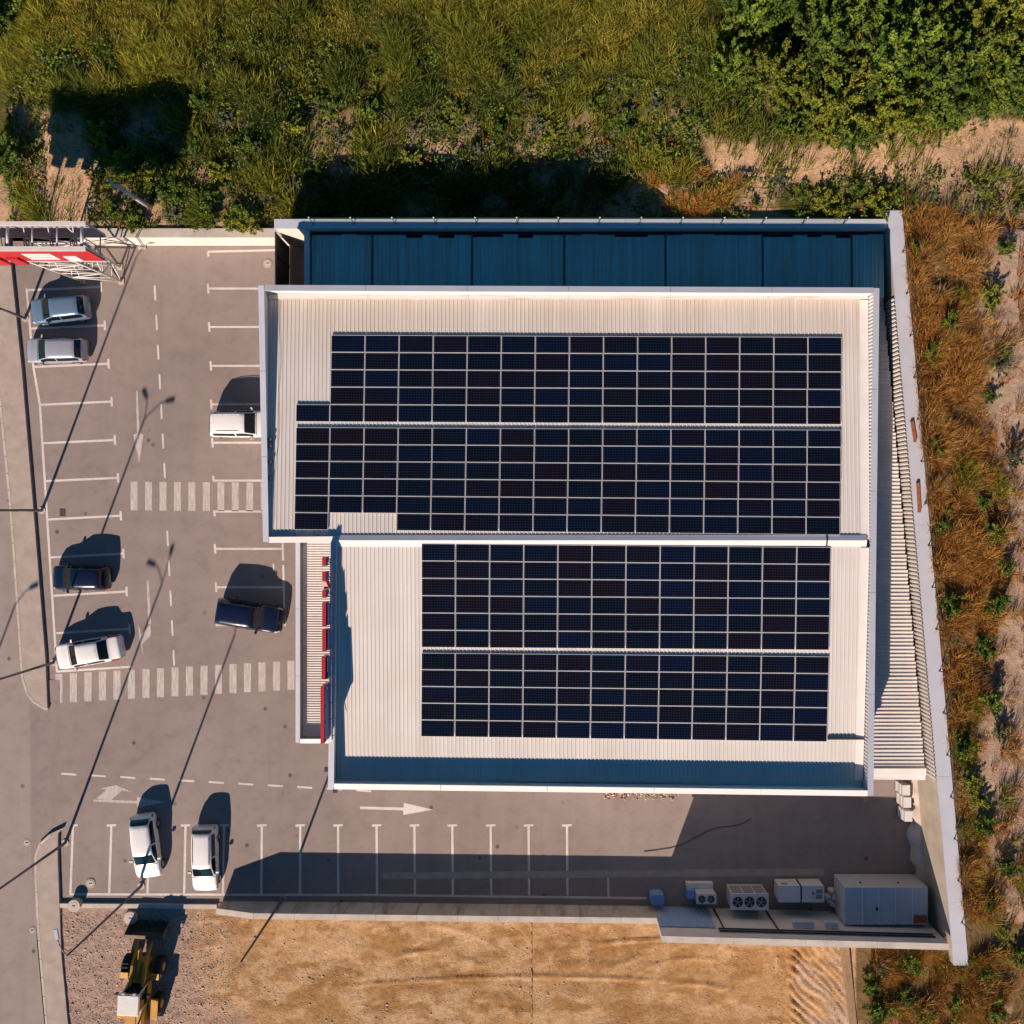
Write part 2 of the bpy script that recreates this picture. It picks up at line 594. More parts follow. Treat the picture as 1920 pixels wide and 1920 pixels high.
# kerb stones on the road side of both pavements
for par, pts in ((s1, [(-4, 700), (21, 950), (33, 1120), (43, 1270), (52, 1300), (64, 1316), (80, 1326), (92, 1331)]),
                 (s2, [(96, 1562), (76, 1580), (68, 1602), (68, 1640), (74, 1760), (90, 1935)])):
    for i in range(len(pts) - 1):
        a, b = W(*pts[i]), W(*pts[i + 1])
        n = max(1, int(round((b - a).length / 1.2)))
        for k in range(n):
            c, d = a.lerp(b, k / n + 0.006), a.lerp(b, (k + 1) / n - 0.006)
            dr = (d - c).normalized()
            nm = Vector((dr.y, -dr.x, 0)) * 0.15
            MB().prism([(c.x, c.y), (d.x, d.y), (d.x - nm.x, d.y - nm.y), (c.x - nm.x, c.y - nm.y)], ROADZ - 0.2, SWZ + 0.012).build('kerb_stone', M['concrete'], par)
# low kerb on the south edge of the lot
kerb = flat('kerb', [(114, 1692), (408, 1694), (408, 1702), (114, 1700)], 0.2, M['concrete'], depth=0.5, kind='structure')

# --- terrain sheet (rectilinear grid, finer on the bare ground in the south)


def axis(segs):
    out = []
    for a, b, d in segs:
        out += list(np.arange(a, b - 1e-6, d))
    out.append(segs[-1][1])
    return np.array(out)


ax = axis([(-400, -60, 20), (-60, -42, 1.5), (-42, 15.8, 0.25), (15.8, 21, 0.11), (21, 42, 0.25), (42, 60, 1.5), (60, 400, 20)])
ay = axis([(-400, -60, 20), (-60, -38, 1.5), (-38, -26.4, 0.13), (-26.4, 40, 0.25), (40, 60, 1.5), (60, 400, 20)])
GX, GY = np.meshgrid(ax, ay)
GZ = zterr(GX, GY)
NX, NY = len(ax), len(ay)


def uvof(x, y, z):
    k = (CAM_H - z) / FPX
    return NU + x / k, NV - y / k


def soil_colour(x, y, z):
    """what the bare ground is made of, place by place"""
    u, v = uvof(x, y, z)
    n1, n2, n3 = fbm(x * .35, y * .35, 51), fbm(x * 1.3, y * 1.3, 61), fbm(x * 5, y * 5, 71, 3)
    tan = np.array([0.52, 0.335, 0.205])
    pink = np.array([0.44, 0.31, 0.225])
    green = np.array([0.085, 0.08, 0.02])
    ochre = np.array([0.48, 0.285, 0.135])
    och2 = np.array([0.37, 0.20, 0.078])
    och3 = np.array([0.55, 0.35, 0.19])
    grav = np.array([0.42, 0.295, 0.235])
    brown = np.array([0.20, 0.125, 0.055])
    c = np.zeros(x.shape + (3,))

    def put(mask, col):
        nonlocal c
        m = np.clip(mask, 0, 1)[..., None]
        c = c * (1 - m) + np.array(col) * m
    put(np.ones_like(x), brown)
    # north hillside: dark litter under the plants, bare patches
    north = (y > 17.9)
    put(north * 1.0, green)
    put(north * sstep(0.46, 0.58, n1 + 0.25 * (n2 - .5)) * sstep(150, 290, v + (400 - u).clip(0, 250) * .3), tan * 0.85)
    put(north * sstep(70, 100, u) * (1 - sstep(160, 190, u)) * sstep(190, 240, v + 40 * (n2 - .5)), tan)
    put(north * (1 - sstep(20, 50, u)) * sstep(370, 400, v), tan)
    # eroded tan bank, top right
    edge = 262 + 46 * np.sin((u - 1330) / 95.0) * 0.4 - (u - 1640).clip(0) * 0.11 + 60 * (n1 - .5)
    put(((u > 1310) & (v > 150)) * sstep(-14, 6, v - edge) * (1 - sstep(55, 95, v - edge - (u - 1560).clip(0) * 0.10)) * sstep(1310, 1345, u), tan * 1.08)
    # east scrub strip
    east = (x > wall_x(y))
    put(east * (y < 18.0) * 1.0, brown)
    put(east * (y < 19.5) * sstep(1835, 1885, u - 30 * np.sin(v / 130.0) + 60 * (n1 - .5)), pink)
    # south plot
    south = (y < -26) & (x < 20.6)
    put(south * 1.0, ochre)
    put(south * sstep(0.45, 0.62, n1), och3)
    put(south * sstep(0.50, 0.66, fbm(x * .5 + 9, y * 1.4, 81)), och2)
    put(south * sstep(0.56, 0.68, n2) * 0.7, och2)
    put(south * sstep(0.64, 0.76, n3) * 0.3, brown * 1.3)
    put(south * (1 - sstep(0.30, 0.42, n2)) * 0.7, och3 * 1.08)
    put(south * (1 - sstep(330, 470, u + 120 * (n1 - .5) - (v - 1800) * 0.15)), grav)
    put(((y < -26) & (x >= 17.4) & (x < 20.6)) * sstep(.35, .65, n2) * .8, pink * 1.1)
    put(((y < -26) & (x >= 20.4)) * 1.0, brown)
    put(((y < -26) & (x >= 20.4)) * sstep(.5, .62, n1), tan)
    c *= np.where(south, .90 + .20 * n3, .80 + .40 * n3)[..., None]
    return c


# cells under the lot, the road and the building are left out; the retaining walls cover the rim
cx, cy = 0.5 * (GX[:-1, :-1] + GX[1:, 1:]), 0.5 * (GY[:-1, :-1] + GY[1:, 1:])


def inpoly(x, y, poly):
    r = np.zeros(x.shape, bool)
    n = len(poly)
    for i in range(n):
        x0, y0 = poly[i]
        x1, y1 = poly[(i + 1) % n]
        c = ((y0 > y) != (y1 > y)) & (x < (x1 - x0) * (y - y0) / (y1 - y0 + 1e-12) + x0)
        r ^= c
    return r


hole = [(-500, -500), (W(112, 1935).x - 0.4, -500), (W(118, 1900).x - .3, -36), (W(112, 1696).x - .3, -26.55), (W(400, 1696).x, -26.6), (8, -26.75), (25.9, -27.3),
        (26.45, -27.2), (22.55, 18.3), (-17.4, 18.3), (-31.6, 18.3), (-36.3, 18.6), (-40.5, 22), (-42.0, 500), (-500, 500)]
keep = ~inpoly(cx, cy, hole)
idx = (np.arange(NY - 1)[:, None] * NX + np.arange(NX - 1)[None, :])[keep]
quads = np.stack([idx, idx + 1, idx + NX + 1, idx + NX], 1)
used = np.unique(quads)
remap = -np.ones(NX * NY, int)
remap[used] = np.arange(len(used))
quads = remap[quads]
P = np.stack([GX.ravel(), GY.ravel(), GZ.ravel()], 1)[used]
COL = soil_colour(P[:, 0], P[:, 1], P[:, 2])


def np_mesh(name, verts, faces, colours=None, smooth=False):
    me = bpy.data.meshes.new(name)
    k = faces.shape[1]
    me.vertices.add(len(verts))
    me.vertices.foreach_set('co', np.asarray(verts, np.float32).ravel())
    me.loops.add(faces.size)
    me.loops.foreach_set('vertex_index', faces.astype(np.int32).ravel())
    me.polygons.add(len(faces))
    me.polygons.foreach_set('loop_start', (np.arange(len(faces)) * k).astype(np.int32))
    if smooth:
        me.polygons.foreach_set('use_smooth', np.ones(len(faces), bool))
    me.update(calc_edges=True)
    if colours is not None:
        at = me.color_attributes.new('tint', 'FLOAT_COLOR', 'POINT')
        at.data.foreach_set('color', np.concatenate([colours, np.ones((len(colours), 1))], 1).astype(np.float32).ravel())
    return me


t = NT('bare_ground')
a = t.new('ShaderNodeAttribute', attribute_name='tint')
f1 = t.noise(t.pos(), 3.0, 8, 0.68)
f2 = t.noise(t.pos(), 14.0, 6, 0.7)
c = t.mix(1.0, a.outputs['Color'], t.ramp(f1, [(0.30, (0.72, 0.70, 0.68)), (0.55, (1, 1, 1)), (0.75, (1.12, 1.12, 1.12))]), 'MULTIPLY')
c = t.mix(1.0, c, t.ramp(f2, [(0.30, (0.66, 0.64, 0.62)), (0.5, (1, 1, 1)), (0.72, (1.16, 1.15, 1.14))]), 'MULTIPLY')
hm = t.new('ShaderNodeMath', operation='MULTIPLY_ADD')
t.link(f1, hm.inputs[0])
hm.inputs[1].default_value = 2.0
t.link(f2, hm.inputs[2])
t.bump(hm.outputs[0], 0.85, 0.05)
M['ground'] = t.fin(c, 0.95, 0, 0.1)
terr = bpy.data.objects.new('hillside', np_mesh('hillside', P, quads, COL, True))
terr.data.materials.append(M['ground'])
C.objects.link(terr)
tag(terr, kind='structure')

# ------------------------------------------------------------------ painted markings (parts of the lot)


def mark(name, pts, mat='paint', z=0.005):
    return flat(name, pts, z, M[mat], lot)


def stroke(name, a, b, w=4.2, mat='paint', z=0.005):
    a, b = Vector((a[0], a[1])), Vector((b[0], b[1]))
    d = (b - a).normalized()
    n = Vector((-d.y, d.x)) * w / 2
    return mark(name, [a + n, b + n, b - n, a - n], mat, z)


left = [((52, 544), (188, 538)), ((58, 616), (195, 610)), ((63, 688), (202, 682)), ((75, 759), (208, 753)), ((80, 831), (214, 825)), ((85, 902), (220, 896)),
        ((90, 974), (225, 967)), ((95, 1045), (230, 1038)), ((100, 1117), (236, 1109)), ((106, 1187), (242, 1179)), ((107, 1259), (247, 1250))]
for i, (a, b) in enumerate(left):
    stroke('parking_line', a, b)
    if i < 10:
        stroke('parking_line', (b[0] + 1, b[1] - 9), (b[0] + 2, b[1] + 9), 4.2, z=0.0065)
bp = [(50, 541), (63, 690), (75, 759), (107, 1261)]
for i in range(3):
    stroke('parking_line', bp[i], bp[i + 1], 4.2, z=0.008)
right = [(472, 390, 519, 0, 9), (541, 390, 519, -9, 9), (613, 392, 519, -9, 9), (686, 395, 519, -9, 9), (758, 396, 519, -9, 9), (830, 398, 519, -9, 9), (901, 400, 519, -9, 2),
         (959, 402, 519, -2, 9), (1029, 403, 529, -9, 9), (1101, 405, 531, -9, 9), (1172, 406, 533, -2, 2)]
for v, u0, u1, d0, d1 in right:
    stroke('parking_line', (u0, v), (u1, v - (3 if v == 472 else 0)), 4.0)
    stroke('parking_line', (u0 - .5, v + d0), (u0 + 1, v + d1), 4.0, z=0.0065)
stroke('parking_line', (530, 1018), (531, 1051), 4.0, z=0.008)
stroke('parking_line', (531, 1059), (534, 1174), 4.0, z=0.008)
stroke('parking_line', (513, 1057), (513, 1070), 3.0)
bot = [137, 209, 280, 348, 420, 491, 563, 634, 706, 777, 848, 920, 991, 1063]
for i, u in enumerate(bot):
    lo = u - 5 + 6.0 * min(i, 8) / 8
    stroke('parking_line', (u, 1547), (lo, 1679), 4.2)
    stroke('parking_line', (u - (2 if i == 0 else 9), 1548), (u + 9, 1547), 4.0, z=0.0065)
stroke('parking_line', (1140, 1640), (1141, 1682), 4.0)
stroke('parking_line', (130, 1676.5), (700, 1678), 4.2, z=0.008)
stroke('parking_line', (700, 1678), (1212, 1684), 4.2, z=0.008)
for k in range(7):
    stroke('lane_dash', (290 + 3 * k, 535 + 55.6 * k), (291.3 + 3 * k, 563 + 55.6 * k), 3.6)
for k in range(5):
    stroke('lane_dash', (313.5 + 2.9 * k, 995 + 56 * k), (315 + 2.9 * k, 1024 + 56 * k), 3.4)
for k in range(11):
    stroke('lane_dash', (115 + 55.3 * k, 1450.5 + 3.1 * k), (143 + 55.3 * k, 1452.5 + 3.1 * k), 3.6)
for k in range(10):
    stroke('crosswalk_stripe', (251.5 + 27.1 * k, 903 + .2 * k), (251.5 + 27.1 * k, 957 + .2 * k), 13.0, 'paintworn')
for k in range(17):
    stroke('crosswalk_stripe', (110.5 + 27.2 * k, 1263.5 - 1.55 * k), (110.5 + 27.2 * k, 1318 - 1.55 * k), 13.4, 'paintworn')
mark('painted_arrow', [(255, 733), (258, 733), (262, 812), (269, 815), (261, 869), (250, 815), (257, 812)], 'paintworn')
mark('painted_arrow', [(275, 1088), (279, 1088), (283, 1170), (278, 1170)], 'paintworn')
mark('painted_arrow', [(282, 1171), (283, 1192), (266, 1208), (264, 1190)], 'paintworn')
mark('painted_arrow', [(259, 1171), (263, 1180), (269, 1230), (262, 1200)], 'paintworn', 0.0085)
mark('painted_arrow', [(175, 1499), (257, 1501.5), (257, 1494), (311, 1504), (257, 1514), (256, 1506.5), (175, 1503)], 'paintworn')
mark('painted_arrow', [(180, 1498), (200, 1480), (187, 1478), (218, 1472), (250, 1485), (229, 1482), (208, 1500)], 'paintworn', 0.0085)
mark('painted_arrow', [(675, 1512), (757, 1514), (757, 1505), (812, 1518), (756, 1528), (756, 1519.5), (675, 1517)], 'paint')
# thin pale strip laid flat across the bays
flat('pale_strip', [(718, 1636), (1100, 1632), (1545, 1628), (1545, 1642), (1100, 1646), (718, 1648)], 0.010, M['sidewalk'], kind='structure')


def round_slab(name, u, v, r, z0, z1, mat, label, cat, hole=False):
    mb = MB()
    p = W(u, v)
    mb.cyl(p.x, p.y, z0, z1 - 0.02, r, 28)
    mb.tube((p.x, p.y, z1 - 0.02), (p.x, p.y, z1), r, r - 0.02, 28)
    o = mb.build(name, M[mat], None, label=label, cat=cat)
    MB().cyl(p.x, p.y, z1 - .01, z1 + 0.012, r * 0.62, 24).build('lid', M['concrete'], o)
    MB().tube((p.x - .1, p.y, z1 + 0.03), (p.x + .1, p.y, z1 + 0.03), 0.015).build('lid_handle', M['dark'], o)
    return o


round_slab('manhole', 502, 494, 0.31, 0.0, 0.035, 'sidewalk', 'pale round manhole in the bay below the upper retaining wall', 'manhole')
round_slab('manhole', 170, 1656, 0.34, 0.0, 0.04, 'sidewalk', 'pale round manhole in the empty corner parking bay', 'manhole')
round_slab('manhole', 52, 1579, 0.30, ROADZ - .02, ROADZ + .012, 'road', 'round manhole cover on the road beside the rounded pavement end', 'manhole')
round_slab('manhole', 62, 1743, 0.30, ROADZ - .02, ROADZ + .012, 'road', 'round manhole cover low on the road beside the lower pavement', 'manhole')
round_slab('concrete_well', 145, 1693, 0.42, 0.0, 0.5, 'concrete', 'round concrete well ring straddling the kerb at the lot corner', 'well')
round_slab('concrete_well', 248, 1718, 0.44, 0.0, 0.32, 'concrete', 'pale round concrete well cover on the gravel near the loader shadow', 'well')
o = MB().box(*(lambda a, b: (a.x, b.x, b.y, a.y))(W(112, 954), W(123, 968)), 0.0, 0.012).build('drain_grate', M['dark'], None, label='small square iron drain grate in the left parking row', cat='drain')
for k in range(4):
    p = W(113.5 + 2.6 * k, 961)
    MB().box(p.x, p.x + .04, p.y - .22, p.y + .22, .012, .02).build('bar', M['pole'], o)

# ------------------------------------------------------------------ the supermarket building
PZ = 7.0                                            # parapet top
NW, NE, SE, SW = W(485, 535, PZ), W(1648, 540, PZ), W(1637, 1492, PZ), W(616, 1479, PZ)
IN, USW = W(621, 1016, PZ), W(494, 1017, PZ)        # inner corner and south-west corner of the upper block
RY = W(1000, 1013, 6.9).y                           # ridge
ZRIDGE = 6.80
SLN = (ZRIDGE - 6.05) / (NW.y - RY)
SLS = (ZRIDGE - 6.10) / (RY - SE.y)


def zroof(y):
    return ZRIDGE - (SLN * (y - RY) if y > RY else SLS * (RY - y))


bld = thing('supermarket_building', (0, -2, 0), 'large white flat-roofed supermarket building carrying rows of dark solar panels', 'building')
PT = 0.30


def wall_run(a, b, inward, z0, z1, th, name='wall', mat='clad', par=None):
    a, b = Vector((a[0], a[1], 0)), Vector((b[0], b[1], 0))
    n = Vector((inward[0], inward[1], 0)).normalized() * th
    return MB().prism([(a.x, a.y), (b.x, b.y), (b.x + n.x, b.y + n.y), (a.x + n.x, a.y + n.y)], z0, z1).build(name, M[mat], par or bld)


def coping_run(a, b, inward, z, par, piece=6.2, width=0.36, mat='coping', tilt=0.055, over=0.03):
    a, b = Vector((a[0], a[1], 0)), Vector((b[0], b[1], 0))
    L = (b - a).length
    d = (b - a).normalized()
    n = Vector((inward[0], inward[1], 0)).normalized()
    k = max(1, int(round(L / piece)))
    for i in range(k):
        p0 = a + d * (L * i / k + 0.012)
        p1 = a + d * (L * (i + 1) / k - 0.012)
        o0, o1 = p0 - n * over, p1 - n * over
        i0, i1 = p0 + n * (width - over), p1 + n * (width - over)
        bz, t0, t1 = z - 0.03, z + 0.02, z + 0.02 + tilt
        t0 += random.uniform(-.006, .006)
        b4 = [(o0.x, o0.y, bz), (o1.x, o1.y, bz), (i1.x, i1.y, bz), (i0.x, i0.y, bz)]
        t4 = [(o0.x, o0.y, t0), (o1.x, o1.y, t0), (i1.x, i1.y, t1), (i0.x, i0.y, t1)]
        MB().hexa(b4, t4).build('coping', M[mat], par)


Vx, Vy = Vector((1, 0, 0)), Vector((0, 1, 0))
# walls (each straight side its own part) and the copings on them
wt = PT - .02
for a_, b_, n_ in ((NW, NE, -Vy), (NE, SE, -Vx), (SW, SE, Vy), (SW, Vector((IN.x, IN.y, 0)), Vx), (USW, Vector((IN.x + .3, IN.y, 0)), Vy), (NW, USW, Vx)):
    wall_run(a_, b_, n_, 0, 5.9, wt, 'wall', 'facade')
    wall_run(a_, b_, n_, 5.904, PZ - .04, wt, 'parapet', 'clad')
coping_run((NW.x + .33, NW.y), (NE.x - .33, NE.y), -Vy, PZ - .03, bld)
coping_run(NW, USW, Vx, PZ - .03, bld)
coping_run(NE, (SE.x, SE.y), -Vx, PZ - .03, bld)
coping_run((SW.x + .33, SW.y), (SE.x - .33, SE.y), Vy, PZ - .03, bld, mat='flash', tilt=0.07)  # paler sheet on the south side: sunlit tone put into the colour
coping_run((IN.x, IN.y), SW, Vx, PZ - .03, bld)
coping_run((USW.x + .33, USW.y), (IN.x + .28, IN.y), Vy, PZ - .03, bld, mat='flash', tilt=0.05)  # again the paler sheet, its colour standing in for sun
# ribbed inner face of the east parapet, lit by the afternoon sun
mb = MB()
xe0, xe1 = NE.x - PT - .004, SE.x - PT - .004
L = NE.y - SE.y - .7
nr = int(L / 0.22)
vs, fs = [], []
for i in range(nr):
    y0 = NE.y - .35 - L * i / nr
    for f, dx in ((0, 0), (.15, -.035), (.45, -.035), (.6, 0)):
        y = y0 - f * L / nr
        x = xe0 + (xe1 - xe0) * (NE.y - y) / (NE.y - SE.y) + dx
        vs += [(x, y, zroof(y) + .03), (x, y, PZ - .07)]
m = len(vs) // 2
fs = [(2 * i, 2 * i + 1, 2 * i + 3, 2 * i + 2) for i in range(m - 1)]
mb.add(vs, fs)
mb.build('parapet_cladding', M['clad'], bld)


# roof sheets: one metre wide, four ribs each, laid down the slope
def sheet_mesh(name, length, width=1.0, ribs=4, h=0.030, z0=0.0, slope=0.0):
    pr = []
    p = width / ribs
    for k in range(ribs):
        x = k * p
        pr += [(x, 0), (x + p * .62, 0), (x + p * .70, h), (x + p * .86, h), (x + p * .94, 0)]
    pr.append((width + .004, 0))
    vs = [(x, 0, z) for x, z in pr] + [(x, length, z + slope * length) for x, z in pr]
    n = len(pr)
    me = bpy.data.meshes.new(name)
    me.from_pydata(vs, [], [(i, i + 1, n + i + 1, n + i) for i in range(n - 1)])
    me.update()
    return me


xw, xe = NW.x + PT + .02, SE.x - PT - .02
cache = {}


def lay(x, y0, y1, mat, par, wdt=1.0):
    key = (round(y0, 2), round(y1, 2), mat, round(wdt, 3))
    if key not in cache:
        me = sheet_mesh('roof_sheet', y1 - y0, wdt, 4, .030, 0, (zroof(y1) - zroof(y0)) / (y1 - y0) if par is bld else 0.0)
        me.materials.append(M[mat])
        cache[key] = me
    l = world_loc(par)
    return child('roof_sheet', cache[key], par, None, (x - l.x, y0 - l.y, (zroof(y0) if par is bld else 0) - l.z))


x = xw
nx = int(round((NE.x - PT - xw) / 0.98))
dx = (NE.x - PT - .02 - xw) / nx
for i in range(nx):
    xa = xw + i * dx
    lay(xa, RY + .05, NW.y - PT - .02, 'white_roof', bld, dx)
xsw = SW.x + PT + .02
ns = int(round((xe - xsw) / 0.98))
dxs = (xe - xsw) / ns
for i in range(ns):
    lay(xsw + i * dxs, SE.y + PT + .30, RY - .05, 'white_roof', bld, dxs)
# flashings: ridge, north gutter, east strip
mb = MB()
x0, x1 = SW.x + .40, SE.x - PT - .05
zc = ZRIDGE + .17
mb.hexa([(x0, RY, ZRIDGE - .1), (x1, RY, ZRIDGE - .1), (x1, RY + .32, ZRIDGE + .02), (x0, RY + .32, ZRIDGE + .02)],
        [(x0, RY, zc), (x1, RY, zc), (x1, RY + .32, ZRIDGE + .055), (x0, RY + .32, ZRIDGE + .055)])
mb.build('ridge_cap', M['coping'], bld)  # north slope: shaded tone painted in by the darker metal
mb = MB()
mb.hexa([(x0, RY - .38, ZRIDGE + .02), (x1, RY - .38, ZRIDGE + .02), (x1, RY - .002, ZRIDGE - .1), (x0, RY - .002, ZRIDGE - .1)],
        [(x0, RY - .38, ZRIDGE + .055), (x1, RY - .38, ZRIDGE + .055), (x1, RY - .002, zc), (x0, RY - .002, zc)])
mb.build('ridge_cap', M['flash'], bld)  # south slope: sunlit tone painted in by the paler sheet
t = NT('stained_flashing')
f = t.noise(t.pos((0.22, 2.5, 1)), 1.0, 4)
gx_ = t.noise(t.pos((0.5, 9, 1)), 1.0, 5)
msk = t.mix(1.0, t.ramp(f, [(0.52, (0, 0, 0)), (0.66, (1, 1, 1))]), t.ramp(gx_, [(0.45, (0, 0, 0)), (0.6, (.8, .8, .8))]), 'MULTIPLY')
M['stained'] = t.fin(t.mix(msk, (0.60, 0.555, 0.515), (0.36, 0.20, 0.13)), 0.5)
y1 = NW.y - PT - .004
zf = zroof(y1)
k = 6
for i in range(k):
    a = xw + (NE.x - PT - .05 - xw) * i / k + .01
    b = xw + (NE.x - PT - .05 - xw) * (i + 1) / k - .01
    MB().hexa([(a, y1 - .34, zf + .03), (b, y1 - .34, zf + .03), (b, y1, zf + .03), (a, y1, zf + .03)],
              [(a, y1 - .34, zf + .065), (b, y1 - .34, zf + .065), (b, y1, zf + .08), (a, y1, zf + .08)]).build('gutter_flashing', M['stained'], bld)
for ya, yb in ((RY + .4, NW.y - PT - .4), (SE.y + PT + .4, RY - .45)):
    xa0 = NE.x + (SE.x - NE.x) * (NE.y - ya) / (NE.y - SE.y) - PT - .06
    xb0 = NE.x + (SE.x - NE.x) * (NE.y - yb) / (NE.y - SE.y) - PT - .06
    za, zb = zroof(ya), zroof(yb)
    MB().hexa([(xa0 - .5, ya, za + .03), (xa0, ya, za + .03), (xb0, yb, zb + .03), (xb0 - .5, yb, zb + .03)],
              [(xa0 - .5, ya, za + .055), (xa0, ya, za + .10), (xb0, yb, zb + .10), (xb0 - .5, yb, zb + .055)]).build('edge_flashing', M['flash'], bld)
# box gutter along the south parapet
ys = SW.y + PT + .004
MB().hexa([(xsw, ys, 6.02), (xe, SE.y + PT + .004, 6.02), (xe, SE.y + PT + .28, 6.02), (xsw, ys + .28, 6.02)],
          [(xsw, ys, 6.05), (xe, SE.y + PT + .004, 6.05), (xe, SE.y + PT + .28, 6.05), (xsw, ys + .28, 6.05)]).build('gutter', M['shed_roof'], bld)  # same sheet, with the teal of shade in its colour
# cable tray from the lower array to the east parapet, and the one crossing the ridge
p = W(1552, 1385, 6.35)
MB().box(p.x, xe, p.y - .05, p.y + .05, 6.30, 6.42).build('cable_tray', M['dark'], bld)
p = W(1550, 1013, 6.9)
mb = MB()
mb.hexa([(p.x - .04, RY - .42, ZRIDGE + .06), (p.x + .04, RY - .42, ZRIDGE + .06), (p.x + .04, RY, zc + .005), (p.x - .04, RY, zc + .005)],
        [(p.x - .04, RY - .42, ZRIDGE + .10), (p.x + .04, RY - .42, ZRIDGE + .10), (p.x + .04, RY, zc + .05), (p.x - .04, RY, zc + .05)])
mb.hexa([(p.x - .04, RY + .001, zc + .005), (p.x + .04, RY + .001, zc + .005), (p.x + .04, RY + .42, ZRIDGE + .06), (p.x - .04, RY + .42, ZRIDGE + .06)],
        [(p.x - .04, RY + .001, zc + .05), (p.x + .04, RY + .001, zc + .05), (p.x + .04, RY + .42, ZRIDGE + .10), (p.x - .04, RY + .42, ZRIDGE + .10)])
mb.build('cable_tray', M['dark'], bld)
# junction brackets and a loose cable on the west strip of the roof
for v in (824, 836, 866, 897):
    p = W(501, v, 6.7)
    MB().box(p.x, p.x + .28, p.y - .07, p.y + .07, zroof(p.y) + .02, 6.85).build('cable_bracket', M['pole'], bld)
for off in (0.2,):
    pts = []
    for i in range(26):
        y = 13.0 - 14.2 * i / 25
        xx = W(517, 700, 6.5).x + off + .05 * math.sin(y * 1.3 + off * 9) - .12 * max(0, 6 - y) * .4
        pts.append((xx, y, zroof(y) + .055))
    MB().path(pts, .009, 5).build('cable', M['dark'], bld)

# canopy along the west front
CZ = 4.0
cx0, cx1 = W(555, 1200, 4.5).x, SW.x - .02
cy1, cy0 = USW.y - .06, W(560, 1393, 4.5).y
can = bld
nsh = int(round((cy1 - cy0 - .3) / 0.98))
dsh = (cy1 - cy0 - .3) / nsh
mec = sheet_mesh('canopy_sheet', cx1 - cx0 - .3, dsh, 6, .035)
mec.materials.append(M['white_roof'])
for i in range(nsh):
    o = child('canopy_sheet', mec, bld, None, (cx1 - 0, cy0 + .3 + i * dsh + 2, CZ))
    o.rotation_euler = (0, 0, math.pi / 2)
    # the sheet runs from the wall out to the canopy parapet
wall_run((cx0, cy1), (cx0, cy0), Vx, 3.2, 4.46, .22, 'canopy_fascia')
wall_run((cx0 + .22, cy0), (cx1, cy0), Vy, 3.2, 4.46, .22, 'canopy_fascia')
wall_run((cx0 + .22, cy1 - .1), (cx0 + .221, cy0 + .22), Vx, 3.2, 3.9, 2.3, 'canopy_ceiling')
coping_run((cx0, cy1), (cx0, cy0), Vx, 4.47, bld, 5.0, .28)
coping_run((cx0 + .26, cy0), (cx1, cy0), Vy, 4.47, bld, 5.0, .28, 'flash')  # south run in the paler sheet, sunlit tone in its colour
for yy in (cy0 + .4, (cy0 + cy1) / 2, cy1 - .5):
    MB().box(cx0 + .05, cx0 + .3, yy - .12, yy + .12, 0, 3.2).build('canopy_post', M['clad'], bld)
# entrance glazing under the canopy and a loading door on the south wall
for i in range(5):
    y = cy0 + 1.2 + i * 2.1
    MB().box(SW.x - .03, SW.x - .004, y, y + 1.9, 0.05, 2.7).build('shop_window', M['glass'], bld)
    MB().box(SW.x - .05, SW.x - .032, y - .06, y, 0.02, 2.76).build('window_frame', M['alu'], bld)
for k in range(3):
    x = 2.0 + k * 5.5
    MB().box(x, x + 2.6, SW.y - .34, SW.y - .30, 0.05, 3.0).build('loading_door', M['alu'], bld)

# red rooftop lettering seen edge-on above the west parapet
sign = thing('rooftop_sign', (SW.x + .2, W(612, 1220, 7).y, 7.0), 'row of red three-dimensional sign shapes standing along the parapet above the canopy', 'sign')
for i, (va, vb, top, du) in enumerate([(1045, 1061, 7.9, 0), (1072, 1090, 7.95, 0), (1107, 1121, 7.9, 0), (1130, 1174, 7.95, 0), (1181, 1221, 8.05, 0), (1232, 1274, 8.1, -1), (1287, 1394, 8.5, -3)]):
    ya, yb = W(0, va, top).y, W(0, vb, top).y
    xa, xb = W(604 + du, 1100, top).x, W(611 + du, 1100, top).x
    mb = MB()
    mb.box(xa, xb, yb, ya, 7.12, top)
    if i == 1:
        mb.hexa([(xa + .05, yb - .45, 7.12), (xb + .12, yb - .45, 7.12), (xb, yb - .01, 7.12), (xa, yb - .01, 7.12)],
                [(xa + .05, yb - .45, 7.7), (xb + .12, yb - .45, 7.7), (xb, yb - .01, top), (xa, yb - .01, top)])
    if i in (3, 4, 5):
        mb.box(xb + .004, xb + .10, yb + .05, yb + .45, 7.2, top - .2)
    lt = mb.build('sign_letter', M['red'], sign)
    MB().box(xb + (.104 if i in (3, 4, 5) else .004), xb + (.13 if i in (3, 4, 5) else .03), yb + .03, ya - .03, 7.15, top - .06).build('back_plate', M['bluepaint'], lt)
    for yy in np.linspace(yb + .18, ya - .18, 2 if i < 6 else 4):
        MB().tube((xb, yy, 7.5), (xb + .38, yy, 7.10), .022).build('bracket', M['pole'], lt)
        MB().box(xb + .031, xb + .12, yy - .05, yy + .05, top - .32, top - .2).build('lamp_box', M['unit'], lt)
MB().tube((SW.x + .16, W(0, 1390, 7).y, 7.13), (SW.x + .16, W(0, 1046, 7).y, 7.13), .05).build('rail', M['truss'], sign)

